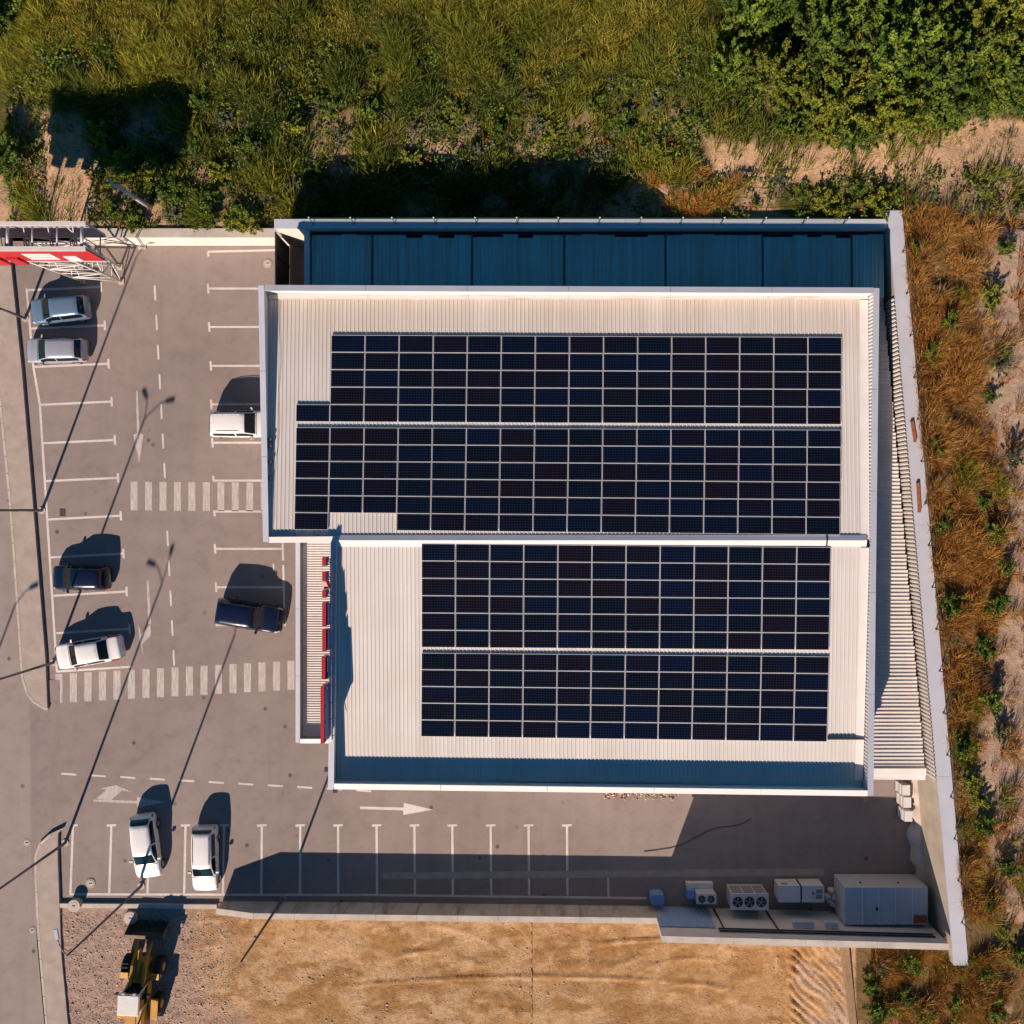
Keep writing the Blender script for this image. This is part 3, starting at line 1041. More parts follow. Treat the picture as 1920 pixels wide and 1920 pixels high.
# small black floodlights on the facade corners
for (u, v), lab in (((612, 1443), 'black square floodlight on the west wall near the lower left roof corner'),
                    ((628, 1483), 'black square floodlight below the lower left roof corner'),
                    ((1302, 1491), 'black square floodlight on the south wall left of the equipment yard'),
                    ((1624, 1499), 'black square floodlight near the lower right roof corner')):
    z = 6.3
    p = W(u, v, z)
    o = MB().box(p.x - .13, p.x + .13, p.y - .13, p.y + .13, z - .16, z).build('floodlight', M['dark'], None, label=lab, cat='floodlight')
    tx, ty = (SW.x + .05, p.y) if u < 615 else (p.x, SW.y + (SE.y - SW.y) * (p.x - SW.x) / (SE.x - SW.x) + .05)
    MB().tube((p.x, p.y, z - .08), (tx, ty, z - .12), .025).build('bracket', M['pole'], o)
    MB().box(p.x - .1, p.x + .1, p.y - .1, p.y + .1, z - .18, z - .161).build('lens', M['lampglass'], o)

# ------------------------------------------------------------------ solar panels
PW, PH = 2.035, 1.042


def on_roof(u, v, lift=0.0):
    z = 6.5
    for _ in range(8):
        p = W(u, v, z)
        z = zroof(p.y) + lift
    return W(u, v, z)


def ring_mesh(name, w, h, fw, z0, z1):
    mb = MB()
    o = [(-w / 2, -h / 2), (w / 2, -h / 2), (w / 2, h / 2), (-w / 2, h / 2)]
    i = [(-w / 2 + fw, -h / 2 + fw), (w / 2 - fw, -h / 2 + fw), (w / 2 - fw, h / 2 - fw), (-w / 2 + fw, h / 2 - fw)]
    vs = [(x, y, z0) for x, y in o] + [(x, y, z1) for x, y in o] + [(x, y, z0) for x, y in i] + [(x, y, z1) for x, y in i]
    fs = []
    for a in range(4):
        b = (a + 1) % 4
        fs += [(a, b, 4 + b, 4 + a), (4 + a, 4 + b, 12 + b, 12 + a), (12 + a, 12 + b, 8 + b, 8 + a), (8 + a, 8 + b, b, a)]
    mb.add(vs, fs)
    return mb.mesh(name)


frame_me = ring_mesh('solar_panel', PW, PH, 0.019, -.035, 0.003)
frame_me.materials.append(M['alu'])
cell_mb = MB().box(-PW / 2 + .0195, PW / 2 - .0195, -PH / 2 + .0195, PH / 2 - .0195, -.03, -.004)
cell_me = cell_mb.mesh('cell_sheet')
cell_me.materials.append(M['cells'])
arrays = [('top', [(621, 628), (1579, 632), (618, 791), (1577, 796)], 15, 5, [(-1, 4)], []),
          ('second', [(555, 801), (1578, 806), (551, 993), (1575, 1003)], 16, 6, [], [(1, 5), (2, 5)]),
          ('third', [(790, 1019), (1558, 1026), (790, 1214), (1555, 1219)], 12, 6, [], []),
          ('bottom', [(790, 1224), (1555, 1231), (789, 1381), (1551, 1391)], 12, 5, [], [])]
for an, cs, nc, nr, extra, skip in arrays:
    tl, tr, bl, br = [on_roof(u, v, .13) for u, v in cs]
    cells_ = [(i, j) for j in range(nr) for i in range(nc) if (i, j) not in skip] + extra
    for i, j in cells_:
        s, q = (i + .5) / nc, (j + .5) / nr
        p = tl * (1 - s) * (1 - q) + tr * s * (1 - q) + bl * (1 - s) * q + br * s * q
        d = ((tr - tl) * (1 - q) + (br - bl) * q)
        sl = (zroof(p.y + .1) - zroof(p.y - .1)) / .2
        o = bpy.data.objects.new('solar_panel', frame_me)
        o.location = (p.x + random.uniform(-.006, .006), p.y + random.uniform(-.004, .004), zroof(p.y) + .13)
        o.rotation_euler = (math.atan(sl), 0, math.atan2(d.y, d.x) + random.uniform(-.0012, .0012))
        pitch = d.length / nc
        rp = ((bl - tl) * (1 - s) + (br - tr) * s).length / nr
        o.scale = ((pitch - .030) / PW, (rp - .016) / PH, 1)
        C.objects.link(o)
        lab = 'dark solar panel, %s from the left in the %s row of the %s array' % (ORD[i], ORD[j], an)
        if i < 0:
            lab = 'dark solar panel projecting left at the lowest row of the top array'
        tag(o, lab, 'solar panel', 'solar panels on the white roof')
        child('cell_sheet', cell_me, o)

# ------------------------------------------------------------------ low shed roof on the north side and its wall
shed = thing('lean_to_shed', (0, 16, 0), 'long low corrugated lean-to roof in shade behind the main building', 'shed')
AZ = 3.55
NWY = 18.05
ax0, ax1 = W(572, 480, AZ).x, W(1662, 480, AZ).x
divs = [W(u, 480, AZ).x for u in (698, 885, 1058, 1248, 1430, 1597)]
x = ax0 + .35
edges = [x] + divs + [float(wall_x(15.8)) - .15]
for a, b in zip(edges[:-1], edges[1:]):
    n = max(1, int(round((b - a - .16) / 0.98)))
    w_ = (b - a - .16) / n
    for i in range(n):
        yN = 17.78 + random.choice([0, 0, -.12, -.2, .05])
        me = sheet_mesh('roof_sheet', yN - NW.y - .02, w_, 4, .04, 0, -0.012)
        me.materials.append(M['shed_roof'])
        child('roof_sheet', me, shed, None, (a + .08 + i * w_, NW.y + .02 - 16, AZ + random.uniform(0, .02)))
    if b != edges[-1]:
        MB().box(b - .07, b + .07, NW.y + .02, 17.85, AZ - .1, AZ - .03).build('valley_gutter', M['pole'], shed)
MB().box(ax0, ax0 + .33, NW.y + .02, NWY - .01, 0.0, AZ + .25).build('side_wall', M['clad'], shed)
MB().box(ax0 + .34, ax1, 17.80, NWY - .01, AZ - .25, AZ - .14).build('gutter', M['dark'], shed)
MB().box(ax0 + .34, ax1 - .2, NW.y + .02, 17.7, 0.3, AZ - .3).build('shed_body', M['clad'], shed)

gate = thing('yard_gate', (xgate0 := W(517, 480, 3.4).x, 15.9, 0), 'dark sheet-metal gate closing the gap left of the lean-to roof', 'gate')
for k in range(3):
    ya_ = NW.y + .03 + k * 1.42
    MB().box(xgate0 - .04, xgate0, ya_ + .01, ya_ + 1.40, .06, 3.3).build('gate_leaf', M['dark'], gate)
    MB().box(xgate0 - .09, xgate0 + .05, ya_ - .03 + .004, ya_ + .006, 0, 3.36).build('gate_post', M['dark'], gate)
MB().box(xgate0 - .06, xgate0 + .02, NW.y + .03, NWY - .02, 3.304, 3.4).build('top_rail', M['dark'], gate)

nwall = thing('retaining_wall', (2, 18.3, 0), 'tall retaining wall with flat cap behind the lean-to roof, posts on top', 'retaining wall')
xs0, xs1 = W(515, 420, 4.2).x, float(wall_x(18.3)) + .1
MB().box(xs0, xs1, NWY, 18.55, -.2, 4.12).build('wall_body', M['wallconc'], nwall)
n = 7
for i in range(n):
    MB().box(xs0 - .04 + (xs1 - xs0 + .04) * i / n + .008, xs0 - .04 + (xs1 - xs0 + .04) * (i + 1) / n - .008, NWY - .05, 18.6, 4.124, 4.2).build('coping', M['coping'], nwall)
wwall = thing('retaining_wall', (-24, 18.2, 0), 'low cream retaining wall along the upper edge of the parking lot', 'retaining wall')
n = 6
wx0 = W(165, 450).x
for i in range(n):
    a, b = wx0 + (xs0 - wx0) * i / n, wx0 + (xs0 - wx0) * (i + 1) / n
    MB().box(a + .006, b - .006, 18.1, 18.62, -.2, 1.98).build('wall_panel', M['wallconc'], wwall)
MB().box(wx0, xs0 - .05, 18.06, 18.66, 1.984, 2.05).build('coping', M['concrete'], wwall)


def fence_post(p, h, mat, par, brace=None):
    MB().tube(p, (p[0], p[1], p[2] + h), .032, .03, 7).build('post', M[mat], par)
    MB().box(p[0] - .06, p[0] + .06, p[1] - .06, p[1] + .06, p[2], p[2] + .025).build('base_plate', M['pole'], par)


nf = thing('wire_fence', (2, 18.3, 4.2), 'dark green wire fence on the wall behind the lean-to', 'fence')
px = []
for u in np.arange(587, 1650, 76.5):
    p = W(u, 419, 4.2)
    fence_post((p.x, p.y, 4.2), 1.15, 'green', nf)
    MB().cyl(p.x, p.y, 5.35, 5.40, .045, 8).build('post_cap', M['unit'], nf)
    px.append(p)
for z in (4.5, 4.9, 5.3):
    MB().tube((px[0].x, px[0].y, z), (px[-1].x, px[-1].y, z), .012, n=5).build('wire', M['green'], nf)

# ------------------------------------------------------------------ east lean-to roof and retaining wall
EZ = 3.1
esh = thing('side_lean_to', (22.5, 0, 0), 'narrow stepped corrugated roof between the main building and the slanting wall', 'shed')
y = NW.y + .3
ye = W(1690, 1440, EZ).y
n = int(round((y - ye) / 1.0))
d = (y - ye) / n
for i in range(n):
    yy = y - (i + 1) * d
    xr = float(wall_x(yy + d)) - .24
    xl = NE.x + (SE.x - NE.x) * (NE.y - yy) / (NE.y - SE.y) + .02
    me = sheet_mesh('roof_sheet', xr - xl + .3, d, 4, .06)
    me.materials.append(M['white_roof'])
    o = child('roof_sheet', me, esh, None, (xr - 22.5, yy, EZ + .01 * (i % 2)))
    o.rotation_euler = (0, 0, math.pi / 2)
xr = float(wall_x(ye)) - .2
MB().hexa([(SE.x + .05, ye - .45, EZ - .3), (xr, ye - .5, EZ - .3), (xr, ye - .01, EZ - .3), (SE.x + .05, ye - .01, EZ - .3)],
          [(SE.x + .05, ye - .45, EZ + .02), (xr, ye - .5, EZ + .02), (xr, ye - .01, EZ + .10), (SE.x + .05, ye - .01, EZ + .10)]).build('edge_flashing', M['clad'], esh)
MB().hexa([(SE.x + .05, ye - .75, EZ - .3), (xr, ye - .8, EZ - .3), (xr, ye - .52, EZ - .3), (SE.x + .05, ye - .47, EZ - .3)],
          [(SE.x + .05, ye - .75, EZ - .06), (xr, ye - .8, EZ - .06), (xr, ye - .52, EZ - .05), (SE.x + .05, ye - .47, EZ - .05)]).build('gutter', M['flash'], esh)
for i in range(6):
    yy = ye + .5 + i * 5
    MB().box(float(wall_x(yy)) - .45, float(wall_x(yy)) - .3, yy, yy + .15, 0, EZ - .05).build('post', M['pole'], esh)

ew = thing('retaining_wall', (24.5, -5, 0), 'long slanting retaining wall with pale cap down the right side', 'retaining wall')
yA, yB = 19.07, -28.7
wa, wb = float(wall_x(yA)), float(wall_x(yB))
MB().prism([(wa, yA), (wa + .86, yA), (wb + .86, yB), (wb, yB)], -.3, 4.3).build('wall_body', M['ewall'], ew)
n = 12
for i in range(n):
    a, b = yA + .02 + (yB - yA) * i / n - .01, yA + (yB - yA) * (i + 1) / n + .01
    xa, xb = float(wall_x(a)), float(wall_x(b))
    MB().prism([(xa - .03, a), (xa + .90, a), (xb + .90, b), (xb - .03, b)], 4.304, 4.40 + random.uniform(-.004, .004)).build('coping', M['coping'], ew)
# corrugated cladding on the lit west face above the lean-to
vs = []
ya, yb = 13.6, ye - .6
nr = int((ya - yb) / .26)
for i in range(nr):
    for f, dx in ((0, 0), (.12, -.06), (.48, -.06), (.6, 0)):
        yy = ya - (i + f) * (ya - yb) / nr
        xx = float(wall_x(yy)) - .036 + dx
        vs += [(xx - .01, yy, 2.7), (xx, yy, 4.298)]
mb = MB()
mb.add(vs, [(2 * i, 2 * i + 1, 2 * i + 3, 2 * i + 2) for i in range(len(vs) // 2 - 1)])
mb.build('ribbed_sheet', M['clad'], ew)
# wavy render skirt at the foot of the wall in the yard
vs, fs = [], []
for i in range(24):
    yy = -16.9 - 9.6 * i / 23
    w_ = .42 + .16 * math.sin(i * 1.7) + .06 * math.sin(i * 4.1) + .10 * math.sin(i * .6)
    xx = float(wall_x(yy))
    vs += [(xx - w_ - .1, yy, 0), (xx - w_, yy, .8), (xx - .004, yy, .95)]
for i in range(23):
    fs += [(3 * i, 3 * i + 1, 3 * i + 4, 3 * i + 3), (3 * i + 1, 3 * i + 2, 3 * i + 5, 3 * i + 4)]
MB().add(vs, fs, True).build('footing', M['concrete'], ew)

ef = thing('wire_fence', (25, -5, 4.4), 'dark post and wire fence along the slanting right wall', 'fence')
prev = None
for k in range(19):
    v = 472 + k * 78.6
    yy = W(0, v, 4.4).y
    if yy < yB + .2:
        break
    p = (float(wall_x(yy)) + .72, yy, 4.4)
    fence_post(p, 1.35, 'dark', ef)
    if prev:
        for z in (.45, .9, 1.32):
            MB().tube((prev[0], prev[1], prev[2] + z), (p[0], p[1], p[2] + z), .011, n=5).build('wire', M['dark'], ef)
    prev = p
for (u0, v0, u1, v1), lab in (((1709, 790, 1715, 828), 'rusty steel plank on the right wall cap, the upper of two'), ((1720, 905, 1723, 960), 'rusty steel plank on the right wall cap, the lower of two')):
    a, b = W(u0, v0, 4.4), W(u1, v1, 4.4)
    dr = (b - a).normalized()
    nm = Vector((dr.y, -dr.x, 0)) * .09
    o = MB().prism([(a.x - nm.x, a.y - nm.y), (b.x - nm.x, b.y - nm.y), (b.x + nm.x, b.y + nm.y), (a.x + nm.x, a.y + nm.y)], 4.43, 4.55).build('steel_plank', M['rust'], None, label=lab, cat='plank')
    for c in (a, b):
        MB().prism([(c.x - .10, c.y - .03), (c.x + .10, c.y - .03), (c.x + .10, c.y + .03), (c.x - .10, c.y + .03)], 4.405, 4.432).build('foot', M['dark'], o)

# ------------------------------------------------------------------ south walls
sw = thing('retaining_wall', (-6, -26.6, 0), 'long low stained concrete wall along the bottom parking row', 'retaining wall')
t = NT('stained_concrete')
f1 = t.noise(t.pos((1.2, 1.2, 0.25)), 1.4, 6, 0.65)
f2 = t.noise(t.pos(), 0.5, 4)
c = t.ramp(f1, [(0.30, (0.26, 0.19, 0.12)), (0.5, (0.50, 0.43, 0.36)), (0.72, (0.60, 0.54, 0.47))])
M['stainconc'] = t.fin(t.mix(t.ramp(f2, [(.4, (0, 0, 0)), (.7, (.5, .5, .5))]), c, (0.40, 0.30, 0.19)), 0.9, 0, 0.2)
x0, x1 = W(398, 1700, 2).x, W(1241, 1700, 2).x
n = 11
for i in range(n):
    a, b = x0 + (x1 - x0) * i / n + .008, x0 + (x1 - x0) * (i + 1) / n - .008
    ya, yb = -26.42 - .34 * i / n, -26.42 - .34 * (i + 1) / n
    h0, h1 = (1.2 if i == 0 else 1.9), 1.9
    MB().hexa([(a, ya - .34, -.3), (b, yb - .34, -.3), (b, yb, -.3), (a, ya, -.3)], [(a, ya - .34, h0), (b, yb - .34, h1), (b, yb, h1), (a, ya, h0)]).build('wall_panel', M['stainconc'], sw)
    MB().hexa([(a, ya - .37, h0 + .004), (b, yb - .37, h1 + .004), (b, yb + .02, h1 + .004), (a, ya + .02, h0 + .004)],
              [(a, ya - .37, h0 + .07), (b, yb - .37, h1 + .07), (b, yb + .02, h1 + .07), (a, ya + .02, h0 + .07)]).build('coping', M['concrete'], sw)
tw = thing('yard_wall', (16, -27, 0), 'tall pale screen wall behind the equipment yard at lower right', 'wall')
tx0, tx1 = W(1241, 1760, 4.55).x, 25.9
TY0, TY1 = -26.80, -27.28


def ty(x):
    return TY0 + (TY1 - TY0) * (x - tx0) / (tx1 - tx0)


xm = W(1345, 1720, 3).x
MB().prism([(xm + .01, ty(xm) - .3), (tx1, ty(tx1) - .3), (tx1, ty(tx1)), (xm + .01, ty(xm))], -.3, 4.5).build('wall_body', M['wallconc'], tw)
MB().prism([(tx0, ty(tx0) - .3), (xm, ty(xm) - .3), (xm, ty(xm)), (tx0, ty(tx0))], -.3, 4.5).build('wall_body', M['wallconc'], tw)
# corrugated panel on its west part, the blue of shade painted in
vs = []
nr = 20
for i in range(nr):
    for f, dy in ((0, 0), (.15, .05), (.5, .05), (.65, 0)):
        xx = tx0 + .06 + (i + f) * (xm - tx0 - .1) / nr
        vs += [(xx, ty(xx) + .03 + dy, .1), (xx, ty(xx) + .03 + dy, 3.2)]
mb = MB()
mb.add(vs, [(2 * i, 2 * i + 2, 2 * i + 3, 2 * i + 1) for i in range(len(vs) // 2 - 1)])
mb.build('corrugated_panel', M['shadeblue'], tw)
n = 4
for i in range(n):
    a, b = tx0 + (tx1 - tx0) * i / n + .008, tx0 + (tx1 - tx0) * (i + 1) / n - .008
    MB().prism([(a, ty(a) - .36), (b, ty(b) - .36), (b, ty(b) + .05), (a, ty(a) + .05)], 4.504, 4.58).build('coping', M['concrete'], tw)
for z in (3.35, 3.7):
    MB().tube((xm, ty(xm) + .09, z), (tx1 - .5, ty(tx1) + .09, z), .055).build('pipe', M['dark'], tw)
for u in (1347, 1447):
    x = W(u, 1720, 2).x
    MB().tube((x, ty(x) + .09, .2), (x + .12, ty(x) + .09, 3.35), .05).build('pipe', M['dark'], tw)

# ------------------------------------------------------------------ equipment in the yard


def fan(par, x, y, z, r):
    MB().cyl(x, y, z - .02, z + .03, r, 24).build('fan_ring', M['dark'], par)
    f = MB()
    for k in range(5):
        a = 2 * math.pi * k / 5
        f.quad((x, y, z + .036), (x + r * .82 * math.cos(a), y + r * .82 * math.sin(a), z + .036),
               (x + r * .86 * math.cos(a + .45), y + r * .86 * math.sin(a + .45), z + .05), (x + r * .3 * math.cos(a + .6), y + r * .3 * math.sin(a + .6), z + .05))
    f.cyl(x, y, z + .03, z + .06, r * .22, 10)
    f.build('fan_blades', M['grille'], par)


cu = thing('cooling_unit', (13.9, -25.7, 0), 'grey rooftop-style cooling unit with three round fans in the yard', 'cooling unit')
MB().box(12.7, 15.1, -26.2, -25.2, .18, 1.85).build('casing', M['unitgrey'], cu)
MB().box(12.64, 15.16, -26.24, -25.16, 1.854, 1.92).build('top_plate', M['unit'], cu)
for k in range(3):
    fan(cu, 13.12 + .78 * k, -25.7, 1.92, .34)
    MB().box(12.82 + .77 * k, 13.46 + .77 * k, -25.196, -25.17, .55, 1.7).build('intake_grille', M['grille'], cu)
for x in (12.85, 14.95):
    MB().box(x - .08, x + .08, -26.15, -25.25, 0, .178).build('foot', M['dark'], cu)
cu = thing('cooling_unit', (11.1, -25.5, 0), 'small pale cooling unit with two fans left of the larger one', 'cooling unit')
MB().box(10.5, 11.75, -25.95, -25.36, .15, 1.5).build('casing', M['unitgrey'], cu)
MB().box(10.46, 11.79, -25.99, -25.32, 1.504, 1.58).build('top_plate', M['unit'], cu)
MB().box(9.95, 11.75, -25.33, -25.02, .1, .55).build('duct_box', M['unit'], cu)
MB().box(9.95, 10.45, -25.95, -25.34, .1, .9).build('control_box', M['tank'], cu)
for x in (10.82, 11.42):
    fan(cu, x, -25.66, 1.58, .24)
gen = thing('generator', (17.4, -25.4, 0), 'white two-part generator cabinet between the fan unit and the container', 'generator')
for a, b in ((15.95, 17.36), (17.52, 18.95)):
    MB().box(a, b, -25.9, -24.85, .2, 1.42).build('cabinet', M['unit'], gen)
    MB().box(a - .02, b + .02, -25.92, -24.83, 1.424, 1.46).build('cabinet_lid', M['unit'], gen)
MB().box(17.362, 17.518, -25.85, -24.9, .25, 1.3).build('joint', M['dark'], gen)
for (x, y) in ((18.62, -25.55), (18.62, -25.2)):
    MB().box(x - .2, x + .2, y - .14, y + .14, 1.461, 1.475).build('vent', M['grille'], gen)
MB().cyl(18.2, -25.3, 1.46, 1.62, .06, 12).build('exhaust', M['dark'], gen)
MB().box(16.2, 16.6, -24.849, -24.83, .9, 1.2).build('panel', M['grille'], gen)
for a in (16.0, 18.7):
    MB().box(a, a + .2, -25.85, -24.9, 0, .198).build('skid', M['dark'], gen)

t = NT('container_paint')
f1 = t.noise(t.pos(), 0.9, 6, 0.65)
f2 = t.noise(t.pos(), 0.28, 3)
c = t.mix(t.ramp(f1, [(0.4, (0, 0, 0)), (0.75, (.45, .45, .45))]), (0.52, 0.53, 0.54), (0.40, 0.39, 0.38))
M['container'] = t.fin(c, 0.6, 0, 0.3)
ct = thing('storage_container', (22.7, -25.7, 0), 'large pale metal storage container with seamed roof in the yard corner', 'container')
X0, X1, Y0, Y1, Z1 = 20.02, 25.45, -26.98, -24.55, 2.42
MB().box(X0, X1, Y0, Y1, .12, Z1 - .05).build('body', M['container'], ct)
ed = [X0, X0 + 1.14, X0 + 2.2, X0 + 3.3, X0 + 4.4, X1]
for i in range(5):
    MB().hexa([(ed[i] + .012, Y0, Z1 - .045), (ed[i + 1] - .012, Y0, Z1 - .045), (ed[i + 1] - .012, Y1, Z1 - .045), (ed[i] + .012, Y1, Z1 - .045)],
              [(ed[i] + .012, Y0, Z1 - .02), (ed[i + 1] - .012, Y0, Z1 - .02), (ed[i + 1] - .012, Y1, Z1 + .02), (ed[i] + .012, Y1, Z1 + .02)]).build('roof_panel', M['container'], ct)
    if i:
        MB().box(ed[i] - .035, ed[i] + .035, Y0 + .02, Y1 - .02, Z1 + .0, Z1 + .05).build('seam', M['alu'], ct)
MB().box(ed[4] + .1, X1 - .06, Y0 + .1, Y0 + .62, Z1 + .012, Z1 + .02).build('rust_patch', M['rust'], ct)
MB().prism([(X0 + 1.98, -26.0), (X0 + 2.1, -26.05), (X0 + 2.18, -25.85), (X0 + 2.06, -25.8)], Z1 + .03, Z1 + .07).build('hatch', M['dark'], ct)
for x in (X0 + 1.2, X0 + 3.7):
    MB().box(x, x + .1, Y1 + .002, Y1 + .05, 1.6, 1.75).build('lock_box', M['dark'], ct)
for x in (X0 + .1, X1 - .3):
    MB().box(x, x + .2, Y0 + .1, Y1 - .1, 0, .118).build('foot', M['dark'], ct)
for (u0, u1, v0, v1), lab in (((1485, 1530, 1714, 1728), 'pale wall cabinet on the yard wall below the generator'), ((1545, 1574, 1707, 1722), 'small pale wall cabinet beside the container corner')):
    a, b = W(u0, v0, 2.9), W(u1, v1, 2.9)
    yb = min(a.y, b.y) - .1
    o = MB().box(a.x + .1, b.x - .1, float(ty(a.x)) + .02, float(ty(a.x)) + .42, 2.5, 2.9).build('wall_cabinet', M['unit'], None, label=lab, cat='cabinet')
    MB().box(a.x + .2, b.x - .2, float(ty(a.x)) + .422, float(ty(a.x)) + .44, 2.55, 2.85).build('door', M['unitgrey'], o)
p = W(1233, 1688, 1.0)
mb = MB()
pts = []
for i in range(24):
    a = 2 * math.pi * i / 24
    pts.append((p.x + .48 * math.copysign(abs(math.cos(a)) ** .6, math.cos(a)), p.y + .36 * math.copysign(abs(math.sin(a)) ** .6, math.sin(a))))
o = mb.prism(pts, 0.02, 1.0).build('water_tank', M['tank'], None, label='pale blue rounded tank at the end of the low wall', cat='tank')
MB().cyl(p.x, p.y, 1.0, 1.06, .16, 16).build('cap', M['tank'], o)
# bags and loose boxes against the container
bag_spots = [(1560, 1672, .5), (1553, 1683, .45), (1566, 1684, .6), (1574, 1690, .5), (1562, 1697, .4), (1556, 1692, .35)]
for i, (u, v, s) in enumerate(bag_spots):
    p = W(u, v, .5)
    mb = MB()
    nlat, nlon = 7, 10
    vs, fs = [], []
    for a in range(nlat + 1):
        th = math.pi * a / nlat
        for b in range(nlon):
            ph = 2 * math.pi * b / nlon
            r = s * .5 * (1 + .16 * math.sin(3 * ph + i) * math.sin(th) + .08 * math.sin(5 * th + b))
            vs.append((p.x + r * math.sin(th) * math.cos(ph), p.y + r * math.sin(th) * math.sin(ph), .3 + .28 * math.cos(th)))
    for a in range(nlat):
        for b in range(nlon):
            fs.append((a * nlon + b, (a + 1) * nlon + b, (a + 1) * nlon + (b + 1) % nlon, a * nlon + (b + 1) % nlon))
    o = mb.add(vs, fs, True).build('sack', M['unit'], None, label='white sack in the heap between generator and container, %s from the top' % ORD[sorted(q[1] for q in bag_spots).index(v)], cat='sack', group='white sacks beside the container')
    MB().tube((p.x, p.y, .56), (p.x + .05, p.y + .04, .66), .05, .07, 6).build('tied_neck', M['unit'], o)
# pallet stacks by the foot of the slanting wall
for k, (v, lab) in enumerate(((1481, 'white wrapped pallet under the edge of the stepped side roof'), (1504, 'white wrapped pallet, middle one by the slanting wall'), (1530, 'white wrapped pallet furthest from the side roof by the slanting wall'))):
    yy = W(0, v, 1.2).y
    xr = float(wall_x(yy)) - .62
    o = thing('wrapped_pallet', (xr - .4, yy, 0), lab, 'pallet', 'pallets by the slanting wall')
    for j in range(3):
        MB().box(xr - .6, xr, yy - .32 + .25 * j, yy - .22 + .25 * j, 0.02, .12).build('runner', M['wood'], o)
    for j in range(4):
        MB().box(xr - .6 + .03 * (j % 2), xr - .02 * j, yy - .34, yy + .34, .125 + .3 * j, .125 + .3 * j + .28).build('box_layer', M['unit'] if j % 2 else M['flash'], o)
pts = [W(u, v, .03) for u, v in ((1208, 1597), (1232, 1594), (1258, 1590), (1280, 1583), (1300, 1572), (1320, 1561), (1338, 1553), (1358, 1550), (1378, 1548), (1394, 1543), (1408, 1535))]
MB().path(pts, .018, 6).build('hose', M['rubber'], None, label='black hose lying across the asphalt in the shaded yard', cat='hose')
# loose litter heap against the south wall
vs, fs, cols = [], [], []
pal = [(.7, .66, .6), (.72, .7, .68), (.55, .25, .1), (.6, .4, .2), (.62, .6, .6), (.45, .12, .08), (.7, .5, .3)]
for i in range(420):
    u, v = rng.uniform(1131, 1272), 1480 + rng.uniform(0, 20) * (0.6 + 0.4 * math.sin(i))
    z = rng.uniform(.05, .5) * (1 - (v - 1480) / 26)
    p = W(u, v, z)
    s = rng.uniform(.05, .13)
    q = rng.normal(size=(3, 3))
    q, _ = np.linalg.qr(q)
    o = len(vs)
    for a in ((-1, -1, -.4), (1, -1, -.4), (1, 1, -.4), (-1, 1, -.4), (-1, -1, .4), (1, -1, .4), (1, 1, .4), (-1, 1, .4)):
        vs.append(np.array(p) + q @ (np.array(a) * s * .5))
        cols.append(pal[int(rng.integers(len(pal)))] if a == (-1, -1, -.4) else cols[-1])
    fs += [[o + j for j in f] for f in ((3, 2, 1, 0), (4, 5, 6, 7), (0, 1, 5, 4), (1, 2, 6, 5), (2, 3, 7, 6), (3, 0, 4, 7))]
o = bpy.data.objects.new('litter_heap', np_mesh('litter_heap', np.array(vs), np.array(fs), np.array(cols)))
o.data.materials.append(M['grass'])
C.objects.link(o)
tag(o, 'heap of pale and orange packaging litter along the south wall', 'litter', None, 'stuff')

# ------------------------------------------------------------------ billboard on a lattice tower, top left
ZT, ZB = 9.7, 7.2
yN, yS = W(160, 419, ZT).y, W(160, 466, ZT).y
bx1 = W(160, 465, ZT).x
bx0 = bx1 - 9.2
bb = thing('billboard', ((bx0 + bx1) / 2, (yN + yS) / 2, 0), 'white lattice billboard with a red sign face at the top left', 'billboard')
MB().box(bx0, bx1, yN - .03, yN + .03, ZB, ZT - .1).build('panel', M['backpanel'], bb)
fp = MB().box(bx0, bx1, yS - .06, yS - .02, ZB, ZT - .1).build('panel', M['red'], bb)
MB().box(bx0 + 5.0, bx0 + 6.7, yS - .075, yS - .062, ZB + .35, ZT - .9).build('white_plate', M['flash'], fp)
MB().box(bx0 + 7.2, bx0 + 8.0, yS - .10, yS - .062, ZB + .2, ZB + 1.1).build('white_plate', M['flash'], fp)
for k in range(3):
    MB().box(bx0 + 5.1, bx0 + 6.5, yS - .08, yS - .076, ZB + .5 + .35 * k, ZB + .58 + .35 * k).build('dark_stripe', M['pole'], fp)
for k in range(4):
    MB().box(bx0 + .4 + 1.1 * k, bx0 + 1.1 + 1.1 * k, yS - .2, yS - .062, ZB - .5 + .1 * (k % 2), ZB + .9).build('sign_letter', M['red'], fp)
for yy in (yN, yS):
    MB().box(bx0, bx1, yy - .13, yy + .13, ZT - .096, ZT).build('top_rail', M['truss'], bb)
    MB().box(bx0, bx1, yy - .06, yy + .06, ZB - .12, ZB - .004).build('bottom_rail', M['truss'], bb)
    for xx in (bx0 + .05, bx1 - .05):
        MB().box(xx - .06, xx + .06, yy + .031, yy + .13, ZB, ZT - .1).build('end_rail', M['truss'], bb)
for k in range(7):
    xx = bx0 + .3 + k * (bx1 - bx0 - .6) / 6
    MB().tube((xx, yS + .1, ZT - .2), (xx, yN - .1, ZT - .2), .05 if k % 3 else .09, n=6).build('tie_bar', M['truss'], bb)
    MB().tube((xx, yS + .1, ZB), (xx + (.9 if k < 6 else -.9), yN - .1, ZT - .2), .035, n=6).build('brace', M['truss'], bb)
    MB().tube((xx, yS, ZB), (xx, yN, ZB), .04, n=6).build('tie_bar', M['truss'], bb)
legs = [W(228, 528), W(225, 501), W(155, 527), W(152, 500)]
tops = [Vector((p.x + (0.15 if i < 2 else 0), yS if i in (0, 2) else yN, ZB)) for i, p in enumerate(legs)]
